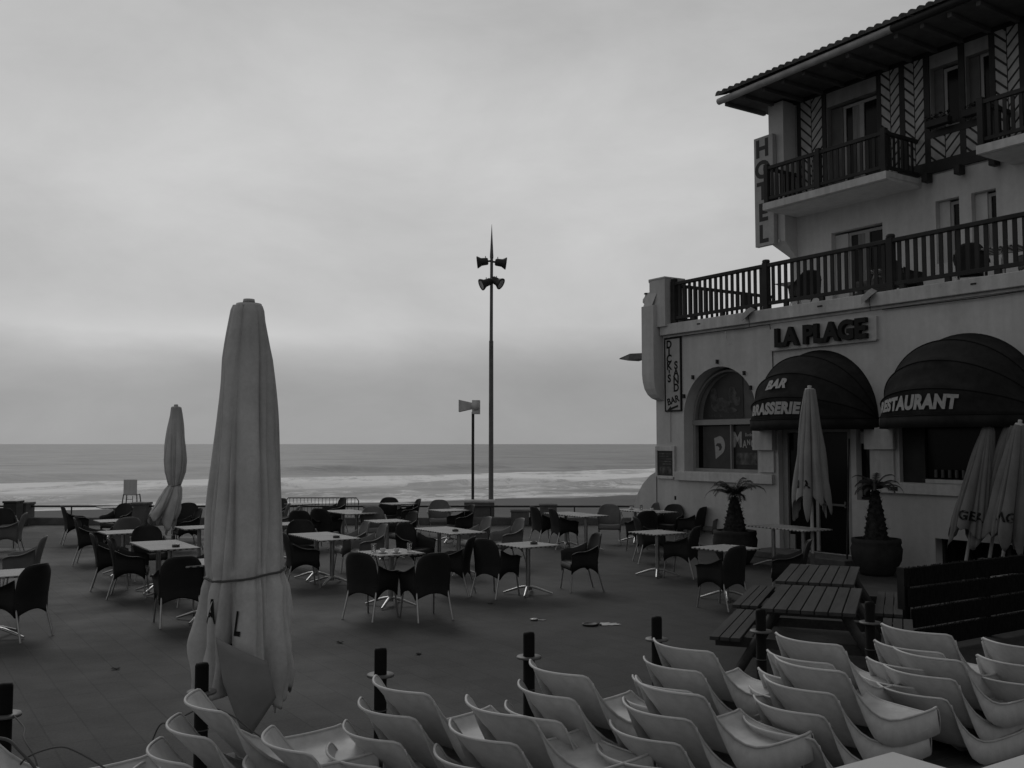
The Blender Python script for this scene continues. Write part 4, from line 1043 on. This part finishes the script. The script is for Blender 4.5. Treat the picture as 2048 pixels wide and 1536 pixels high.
w = HB('cellar_window', DARKWOOD, (7.22, 7.27, .2, .28, .12, .57), (7.68, 7.74, .18, .28, .12, .57), (8.4, 8.46, .2, .28, .12, .57), (7.22, 8.95, .18, .28, .571, .61)); HB('pane', GLASS, (7.27, 8.94, .285, .3, .13, .6), parent=w)
HB('wall_box', DARKWOOD, (6.42, 6.56, -.11, -.091, 1.41, 1.48))
HB('lit_reflection_plate', PANEL, (5.66, 5.9, .08, .1, 2.26, 2.48)); 

# ---------------------------------------------------------------- awnings
def awning(xc, Rr, Pp, zh, lab, words):
    t = thing('awning', lab, 'awning', tuple(H(xc, -.003, 0)), TH, 'dark round basket awnings')
    def S(th, ph, off=0):
        return Vector((-(Rr+off)*cos(ph), -(Pp+off)*sin(ph)*cos(th), zh+(Rr+off)*sin(ph)*sin(th)))
    hoops = [R(q) for q in (0, 18, 40, 64, 90)]; rows = []
    for a_, b_ in zip(hoops, hoops[1:]):
        for k in range(4 if b_ != hoops[-1] else 5):
            f = k/4; sag = .11*sin(pi*f); row = []
            for i in range(41):
                ph = pi*i/40; p = S(a_, ph).lerp(S(b_, ph), f)
                c = Vector((0, 0, zh)); d = (p-c); p = c+d*(1-sag*.3*sin(ph)); row.append(tuple(p))
            rows.append(row)
    mb = MB().grid(rows); c = mb.build('canopy', AWN, t, thick=.006)
    g = [[(-Rr*cos(pi*i/40)*1.003, -Pp*sin(pi*i/40)*1.003, zh-.02+.02*q-.0) if q else (-Rr*cos(pi*i/40)*1.01, -Pp*sin(pi*i/40)*1.01, zh-.20) for i in range(41)] for q in (0, 1)]
    MB().grid(g).build('valance', AWN, t, thick=.004)
    for h in hoops[:4]:
        MB().tube([S(h, pi*i/40, .004) for i in range(41)], .011, 5).build('hoop', mat('awning_seam', .012, .8, .1) if 'awning_seam' not in MATS else MATS['awning_seam'], t)
    for (s, size, x0, th0, sh, xs) in words:
        vs, fs = text_mesh(s, size, .06, sh, 0, 1.08); out_ = []
        for v in vs:
            th = R(th0)+v.y/Rr; ph = math.acos(max(-.999, min(.999, -(x0)/Rr)))
            # walk along the hoop by arc length
            arc_l = v.x*xs; n_ = 12; p_ = ph
            for _ in range(n_):
                dl = math.hypot(Rr*sin(p_), Pp*cos(p_)*cos(th))+1e-4; p_ += arc_l/n_/dl
            h0 = max([h for h in hoops if h <= max(th, 0)]); h1 = hoops[hoops.index(h0)+1]; f = (th-h0)/(h1-h0)
            p = S(h0, p_).lerp(S(h1, p_), f); cc = Vector((0, 0, zh)); dd = (p-cc); out_.append(cc+dd*(1+.016/dd.length))
        MB().add(out_, fs).build('lettering', LETTERW, c)
    return t
awning(4.75, 1.38, 1.2, 2.72, 'left dark round awning lettered BAR and BRASSERIE over the hotel door', [("BRASSERIE", .30, -.18, 8.5, .08, .9), ("BAR", .27, -.17, 30, .22, 1.0)])
awning(7.85, 1.42, 1.25, 2.72, 'right dark round awning lettered RESTAURANT over the hatch window', [("RESTAURANT", .32, -.27, 8.5, .1, .80)])

# ---------------------------------------------------------------- terrace rail
rl = thing('terrace_railing', 'dark wooden railing with closely set boards along the hotel terrace', 'railing', tuple(H(0, 0, 5.05)), TH)
for x in (.66, 3.47, 6.47, 9.47, 12.5):
    b = MB().bevbox(x-.065, x+.065, -.06, .07, 0, 1.0, .008).lathe([(1.0, .075), (1.03, .085), (1.06, .07), (1.075, 0)], 12, Matrix.Translation((x, .005, 0))); b.build('post', WOODRAIL, rl)
MB().bevbox(.60, 12.6, -.045, .055, .90, .975, .008).build('top_rail', WOODRAIL, rl)
MB().bevbox(.60, 12.6, -.03, .04, .10, .17, .006).build('bottom_rail', WOODRAIL, rl)
b = MB(); x = .84
while x < 12.5:
    if min(abs(x-q) for q in (.66, 3.47, 6.47, 9.47, 12.5)) > .11: b.box(x-.037, x+.037, -.012, .016, .171, .899)
    x += .166
for x in [1.3+.9*i for i in range(13)]: b.box(x-.05, x+.05, -.03, .04, .0, .099)
b.build('boards', WOODRAIL, rl)
rl2 = thing('end_railing', 'dark wooden railing closing the sea end of the terrace', 'railing', tuple(H(.62, .08, 5.03)), TH)
MB().bevbox(-.04, .04, 0, 3.3, .90, .97, .008).build('top_rail', WOODRAIL, rl2); MB().bevbox(-.03, .03, 0, 3.3, .12, .18, .006).build('bottom_rail', WOODRAIL, rl2)
b = MB()
for k in range(19): b.box(-.012, .012, .12+k*.17, .19+k*.17, .181, .899)
b.build('boards', WOODRAIL, rl2)
for k, (x, lab) in enumerate(((3.12, 'small white spotlight on the ledge above the first arch'), (6.11, 'small white spotlight on the ledge between the two awnings'))):
    o = thing('ledge_spotlight', lab, 'spotlight', tuple(H(x, -.15, 5.0)), TH, 'white spotlights on the terrace ledge')
    M_ = Matrix.Rotation(R(-25), 4, 'Y') @ Matrix.Rotation(R(20), 4, 'X')
    b = MB(); b.add([(M_ @ Vector(p)) for p in ((-.17, -.14, -.05), (.13, -.14, -.02), (.15, .06, 0), (-.14, .06, -.02), (-.10, -.11, .06), (.08, -.11, .09), (.10, .04, .1), (-.09, .04, .07))],
        [(0, 1, 5, 4), (1, 2, 6, 5), (2, 3, 7, 6), (3, 0, 4, 7), (4, 5, 6, 7), (3, 2, 1, 0)]); b.build('housing', PANEL, o)
    MB().tube([(0, .0, -.02), (0, .14, -.03)], .02, 6).tube([(0, -.02, -.05), (.0, .01, -.28)], .006, 5).build('bracket', DSTEEL, o)

# ---------------------------------------------------------------- upper storeys
YU = 3.9
def rect(x0, x1, z0, z1): return [(x0, z0), (x1, z0), (x1, z1), (x0, z1)]
low = poly_holes([(.86, 5.02), (XR, 5.02), (XR, 8.2), (.52, 8.2), (.52, 7.35), (.74, 7.25)],
    [rect(2.05, 3.5, 5.1, 7.4), rect(4.86, 5.42, 6.2, 7.6), rect(5.7, 6.25, 6.2, 7.6), rect(8.2, 9.4, 5.1, 7.4)], .3, 'upper_wall', PL, HT, (0, YU, 0))
up = poly_holes([(.52, 8.202), (XR, 8.202), (XR, 11.0), (.52, 11.0)],
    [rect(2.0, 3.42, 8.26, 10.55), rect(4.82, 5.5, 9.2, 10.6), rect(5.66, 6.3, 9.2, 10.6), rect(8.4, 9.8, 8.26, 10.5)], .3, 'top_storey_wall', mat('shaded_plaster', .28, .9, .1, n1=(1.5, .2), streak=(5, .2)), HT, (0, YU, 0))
HB('end_wall', PL, (.52, .8, YU+.302, 12, 5.02, 11.0), (XR-.3, XR, YU+.302, 12, 5.02, 11.0))
HB('corner_pilaster', PL, (.52, 1.0, 3.45, YU-.002, 7.36, 10.95))
b = MB(); b.add([(.52, 3.45, 7.359), (1.0, 3.45, 7.359), (1.0, YU-.002, 7.359), (.52, YU-.002, 7.359), (.9, YU-.01, 6.9), (1.02, YU-.01, 6.9)], [(0, 1, 5, 4), (1, 2, 5), (0, 4, 3), (0, 3, 2, 1)])
b.build('corbel', PL, HT)
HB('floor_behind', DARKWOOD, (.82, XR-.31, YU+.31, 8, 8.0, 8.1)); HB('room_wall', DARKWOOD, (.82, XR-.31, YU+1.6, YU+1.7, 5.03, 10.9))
# timber frame
def beam(x0, x1, z0, z1, p=.03): return (x0, x1, YU-p, YU-.001, z0, z1)
for q in ((1.08, 1.2), (1.86, 1.98), (3.44, 3.56), (4.04, 4.18), (4.66, 4.80), (5.5, 5.64), (6.2, 6.33), (6.84, 6.98), (7.9, 8.05), (9.9, 10.05)):
    HB('timber_post', DARKWOOD, beam(q[0], q[1], 8.50, 10.9))
HB('timber_beam', DARKWOOD, beam(4.0, XR, 8.24, 8.498, .05)); HB('timber_beam', DARKWOOD, beam(4.802, 6.198, 9.02, 9.18, .04)); HB('timber_beam', DARKWOOD, beam(1.0, XR, 10.902, 11.0, .05))
for x in (4.78, 5.55, 6.33, 7.1, 7.9): 
    HB('joist_end', DARKWOOD, (x-.07, x+.07, YU-.28, YU-.052, 8.02, 8.22), bev=.015)
def herring(x0, x1, z0, z1):
    b = MB(); b.box(x0, x1, YU-.012, YU-.0012, z0, z1); xc = (x0+x1)/2; h = (x1-x0)/2; s = .25; z = z0-h-.1
    while z < z1:
        for sg in (-1, 1):
            off = 0 if sg < 0 else s*.5
            q = []
            # band rising from the centre outwards
            za, zb = z+off, z+off+h*.95; th = s*.74
            poly = [(xc+sg*.012, za), (xc+sg*h, zb), (xc+sg*h, zb+th), (xc+sg*.012, za+th)]
            # clip to the field
            def clip(pl, lim, top):
                o_ = []
                for i in range(len(pl)):
                    a, c_ = pl[i], pl[(i+1) % len(pl)]; ia = (a[1] <= lim) if top else (a[1] >= lim); ic = (c_[1] <= lim) if top else (c_[1] >= lim)
                    if ia: o_.append(a)
                    if ia != ic: f = (lim-a[1])/(c_[1]-a[1]); o_.append((a[0]+(c_[0]-a[0])*f, lim))
                return o_
            poly = clip(poly, z1, True)
            if len(poly) > 2: poly = clip(poly, z0, False)
            if len(poly) > 2:
                n_ = len(poly); vs = [(x, YU-.0125, zz) for x, zz in poly]+[(x, YU-.022, zz) for x, zz in poly]
                b.add(vs, [tuple(range(n_, 2*n_))]+[(i, (i+1) % n_, n_+(i+1) % n_, n_+i) for i in range(n_)], None, 1)
        z += s
    return b.build('herringbone_panel', [DARKWOOD, INFILL], HT)
for x0, x1, z0, z1 in ((1.2, 1.86, 8.4, 10.9), (3.56, 4.04, 8.3, 10.9), (4.18, 4.66, 8.5, 10.9), (4.80, 5.5, 8.5, 9.02), (5.64, 6.2, 8.5, 9.02), (6.33, 6.84, 8.5, 10.9), (6.98, 7.5, 8.5, 10.9)): herring(x0+.001, x1-.001, z0, z1)
def casement(x0, x1, z0, z1, split, par=HT, y=YU+.16, cur=None):
    f = .07; w = HB('window', WHITEFRAME, (x0, x0+f, y, y+.07, z0, z1), (x1-f, x1, y, y+.07, z0, z1), (x0+f, x1-f, y, y+.07, z1-f, z1), (x0+f, x1-f, y, y+.07, z0, z0+f), parent=par)
    if split: HB('mullion', WHITEFRAME, ((x0+x1)/2-.06, (x0+x1)/2+.06, y-.005, y+.065, z0+f, z1-f), parent=w)
    HB('pane', GLASS, (x0+f, x1-f, y+.03, y+.04, z0+f, z1-f), parent=w)
    if cur: HB('curtain', CURTAIN, (cur[0], cur[1], y+.01, y+.028, z0+f, z1-f), parent=w)
    return w
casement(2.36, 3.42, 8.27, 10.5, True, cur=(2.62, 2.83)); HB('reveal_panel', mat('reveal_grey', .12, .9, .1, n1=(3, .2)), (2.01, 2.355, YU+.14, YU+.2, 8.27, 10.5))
casement(2.44, 3.5, 5.11, 7.35, True, cur=(2.7, 2.92)); HB('reveal_panel', PL, (2.055, 2.435, YU+.14, YU+.2, 5.11, 7.35))
casement(5.05, 5.5, 9.21, 10.55, False); casement(5.9, 6.29, 9.21, 10.6, False); casement(5.12, 5.42, 6.21, 7.55, False); casement(5.98, 6.25, 6.21, 7.55, False)
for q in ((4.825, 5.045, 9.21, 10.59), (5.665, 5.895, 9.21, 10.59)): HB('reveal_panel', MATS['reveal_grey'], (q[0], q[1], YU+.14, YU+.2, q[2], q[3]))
for q in ((4.865, 5.115, 6.21, 7.59), (5.705, 5.975, 6.21, 7.59)): HB('reveal_panel', PL, (q[0], q[1], YU+.14, YU+.2, q[2], q[3]))
casement(8.2, 9.4, 5.11, 7.35, True); casement(8.4, 9.8, 8.27, 10.45, True)
for x, lab in ((5.12, 'left dark flower box under the upper window'), (5.98, 'right dark flower box under the upper window')):
    o = thing('flower_box', lab, 'flower box', tuple(H(x, YU-.2, 9.2)), TH, 'flower boxes under the upper windows')
    MB().bevbox(-.27, .27, -.09, .09, 0, .15, .01).build('trough', DARKWOOD, o)
    b = MB(); rr = random.Random(int(x*10))
    for _ in range(120):
        p = Vector((rr.uniform(-.27, .27), rr.uniform(-.09, .09), .13+rr.random()*.14)); d = Vector((rr.uniform(-1, 1), rr.uniform(-1, 1), rr.uniform(-.3, 1))).normalized()*.05; e = d.cross(Vector((0, .3, 1))).normalized()*.02
        b.add([p-e, p+d, p+e, p-d*.3], [(0, 1, 2, 3)])
    b.build('foliage', LEAF, o)

# balconies
def balcony(x0, x1, nm):
    t = HB('balcony', PL2, (x0, x1, 2.6, 2.72, 8.0, 8.17), (x0, x1, 2.721, YU-.001, 8.05, 8.17))
    HB('underside', PL, (x0+.02, x1-.02, 2.722, YU-.002, 7.985, 8.049), parent=t)
    y = 2.68; b = MB()
    for x in [x0+.08, (x0+x1)/2-.1 if x1-x0 < 4 else x0+2.2, x1-.08]: HB('post', WOODRAIL, (x-.06, x+.06, y-.06, y+.06, 8.171, 9.14), parent=t, bev=.008)
    HB('rail', WOODRAIL, (x0, x1, y-.04, y+.05, 9.0, 9.08), (x0, x1, y-.03, y+.03, 8.25, 8.32), parent=t)
    for xx in (x0+.08, x1-.08): HB('rail', WOODRAIL, (xx-.035, xx+.035, y+.06, YU-.05, 9.0, 9.08), parent=t); HB('rail', WOODRAIL, (xx-.03, xx+.03, y+.06, YU-.05, 8.25, 8.32), parent=t)
    x = x0+.24
    while x < x1-.15: b.box(x-.036, x+.036, y-.012, y+.014, 8.321, 8.999); x += .162
    for xx in (x0+.08, x1-.08):
        yy = y+.18
        while yy < YU-.1: b.box(xx-.012, xx+.012, yy-.036, yy+.036, 8.321, 8.999); yy += .162
    b.build('boards', WOODRAIL, t)
balcony(1.05, 4.55, 0); balcony(6.62, 11.5, 1)

# roof: eave slab, gutter, rows of half round tiles
HB('soffit', SOFFIT, (-.06, XR+.3, 2.34, YU+.4, 11.002, 11.05))
HB('soffit_boards', SOFFIT, *[(x_, x_+.09, 2.42, YU-.06, 10.90, 11.0) for x_ in [0.0+.62*i for i in range(21)]])
MB().tube([(-.10, 2.30, 11.02), (5.0, 2.30, 11.08)], .085, 10).build('gutter', GUTTER, HT)
MB().tube([(5.001, 2.30, 11.08), (XR+.3, 2.30, 11.16)], .085, 10).build('gutter', DARKWOOD, HT)
sl = .36
b = MB(); b.add([(-.10, 2.3, 11.10), (XR+.3, 2.3, 11.16), (XR+.3, 8.0, 11.16+5.7*sl), (1.6, 8.0, 11.10+5.7*sl), (-.10, 2.3, 11.051), (XR+.3, 2.3, 11.09), (XR+.3, 8, 11.09), (1.6, 8, 11.06)], [(0, 1, 2, 3), (0, 4, 5, 1), (0, 3, 7, 4), (1, 5, 6, 2)]); rf = b.build('roof', TILE, HT)
b = MB(); x = -.02; rr = random.Random(4)
while x < XR+.2:
    z0 = 11.12+x*.005; y0 = 2.2
    for c in range(7):
        y1 = y0+.42; za = z0+(y0-2.2)*sl+.03; j_ = rr.uniform(-.008, .008)
        A0 = [(x+j_+.098*cos(a), y0, za+.115*sin(a)) for a in [pi*i/6 for i in range(7)]]; A1 = [(x+j_+.075*cos(a), y1, za+.42*sl-.02+.07*sin(a)) for a in [pi*i/6 for i in range(7)]]
        b.grid([A0, A1]); 
        if c == 0: b.add(A0, [tuple(range(7))])
        y0 += .37
        if y0 > 2.2+x*3+1.2: break
    x += .205
b.build('roof_tiles', TILE, rf)

# things on the terrace
for (lx, ly, h, lab, c) in ((3.75, .9, 100, 'dark armchair up on the hotel terrace behind the second railing post', 'D'), (4.9, 1.6, 200, 'grey armchair up on the hotel terrace before the terrace door', 'G'), (5.7, 1.5, 10, 'dark armchair up on the hotel terrace right of the terrace door', 'D'),
                            (7.3, 1.2, 60, 'dark armchair up on the hotel terrace at the right', 'D'), (8.4, 1.5, 180, 'pale grey armchair up on the hotel terrace near the right edge', 'G')):
    copy_tree(cproto, tuple(H(lx, ly, 5.021)), R(h-90), lab, 'armchairs on the hotel terrace', SWAP if c == 'G' else None)
for lx, ly, lab in ((3.2, 1.3, 'square table up on the hotel terrace near the sea end'), (5.3, 1.6, 'square table up on the hotel terrace before its door'), (7.8, 1.4, 'square table up on the hotel terrace at the right')):
    copy_tree(tproto, tuple(H(lx, ly, 5.021)), TH+.2, lab, 'tables on the hotel terrace')

# ---------------------------------------------------------------- potted palms
def palm(loc, lab, hs, tr0, ht, seed, lean=0, fr=16, plen=.62):
    rr = random.Random(seed); t = thing('potted_palm', lab, 'potted palm', loc, 0, 'palms in big pots by the hotel door')
    MB().lathe([(0, .0), (0, hs*.62), (.05, hs*.68), (.25, hs*.95), (.45, hs), (.52, hs*.93), (.56, hs*.97), (.62, hs*.95), (.62, hs*.82), (.5, hs*.8), (.5, 0)], 28).build('pot', POT, t)
    prof = []; n = 26
    for j in range(n+1):
        v = j/n; r = tr0*(1-.72*v**1.3)*(1+.10*(j % 2)); prof.append((.45+ht*v, r*(.9 if j == 0 else 1)))
    MB().lathe(prof, 22, fn=lambda j, z, r, a: (r*(1+.12*cos(a*6+j*pi*.5)*(1 if j % 2 else .3)), z)).build('trunk', TRUNK, t)
    b = MB()
    for j in range(260):   # old leaf bases
        v = rr.random(); a = rr.uniform(0, 2*pi); r = tr0*(1-.72*v**1.3); d = Vector((cos(a), sin(a), .9)).normalized(); p = Vector((r*cos(a), r*sin(a), .45+ht*v)); e = Vector((-sin(a), cos(a), 0))*rr.uniform(.008, .02); L_ = rr.uniform(.03, .10); d = (d+Vector((rr.uniform(-.5, .5), rr.uniform(-.5, .5), rr.uniform(-1.2, .3)))).normalized()
        b.add([p-e, p+e, p+d*L_+e*.3, p+d*L_-e*.3], [(0, 1, 2, 3)])
    b.build('foliage', TRUNK, t)
    b = MB(); top = Vector((0, 0, .45+ht))
    for f in range(fr):
        a = 2*pi*f/fr+rr.uniform(-.25, .25); el = rr.uniform(.35, 1.25); L_ = plen*rr.uniform(.75, 1.2); P = []
        for k in range(9):
            s = k/8; e_ = el-s*s*rr.uniform(1.5, 1.9); 
            P.append((P[-1] if P else top)+Vector((cos(a)*cos(e_), sin(a)*cos(e_), sin(e_)))*L_/8)
        b.tube(P, [.008*(1-.8*k/8) for k in range(9)], 4)
        for k in range(1, 9):
            for q in range(3):
                p = P[k-1].lerp(P[k], q/3); d = (P[k]-P[k-1]).normalized()
                for sg in (-1, 1):
                    s_ = Vector((-sin(a), cos(a), 0))*sg; ll = plen*.30*(1-abs(k/8-.45)*1.1); tip = p+(s_*.75+d*.7+Vector((0, 0, -.35))).normalized()*ll; wd = d*.011
                    b.add([p-wd, p+wd, tip], [(0, 1, 2)])
    b.build('fronds', LEAF, t); return t
palm((4.22, 18.6, 0), 'pineapple shaped potted palm left of the hotel door', .42, .22, .80, 5, plen=.55, fr=20)
palm((6.30, 17.0, 0), 'bushier potted palm with a thick dark trunk right of the hotel door', .43, .20, 1.0, 8, plen=.42, fr=22)
# ivy-like ground cover plant spilling from the second pot and a leaning pole
o = thing('leaning_stake', 'thin dark stake leaning against the hotel wall beside the second potted palm', 'stake', tuple(H(5.75, -.5, 0)), TH)
MB().tube([(0, 0, 0), (-.25, .46, 2.35)], [.02, .014], 6).build('rod', DARKWOOD, o)
b = MB().grid([[(-.05+.03*i, -.02, 1.25+.0*i), ] for i in range(2)] ) if 0 else None
# small fixings on the plaster
b = MB()
for (lx, z) in ((2.05, 4.02), (1.28, 3.72), (2.84, 3.72), (3.02, 3.4), (.98, 3.3)): b.box(lx-.02, lx+.02, -.06, -.001, z, z+.09)
b.build('lamp_hook', DARKWOOD, HT)
MB().tube([(.50, -.02, 2.3), (.50, -.02, 3.0)], .01, 5).build('drain_pipe', PL2, HT)
MB().tube([(2.35, -.07, 4.7), (2.40, -.09, 4.52), (2.46, -.08, 4.4)], .012, 5).build('drain_pipe', PL2, HT)
MB().tube([(.55, -.05, 4.735), (2.4, -.06, 4.73), (2.9, -.07, 4.71), (3.3, -.06, 4.735), (3.6, -.06, 4.73), (3.62, -.012, 4.4), (3.63, -.012, 2.65)], .009, 5).build('cable', DARKWOOD, HT)
MB().tube([(6.3, -.05, 4.73), (8.2, -.055, 4.71), (9.2, -.05, 4.73), (12, -.05, 4.72)], .009, 5).build('cable', DARKWOOD, HT)
HB('vent_hole', LETTERB, (.60, .66, -.004, -.001, .96, 1.05))
HB('scupper', DARKWOOD, (1.55, 1.65, -.15, -.141, 4.93, 4.96), (4.9, 5.02, -.15, -.141, 4.93, 4.96), (8.1, 8.2, -.15, -.141, 4.93, 4.96))
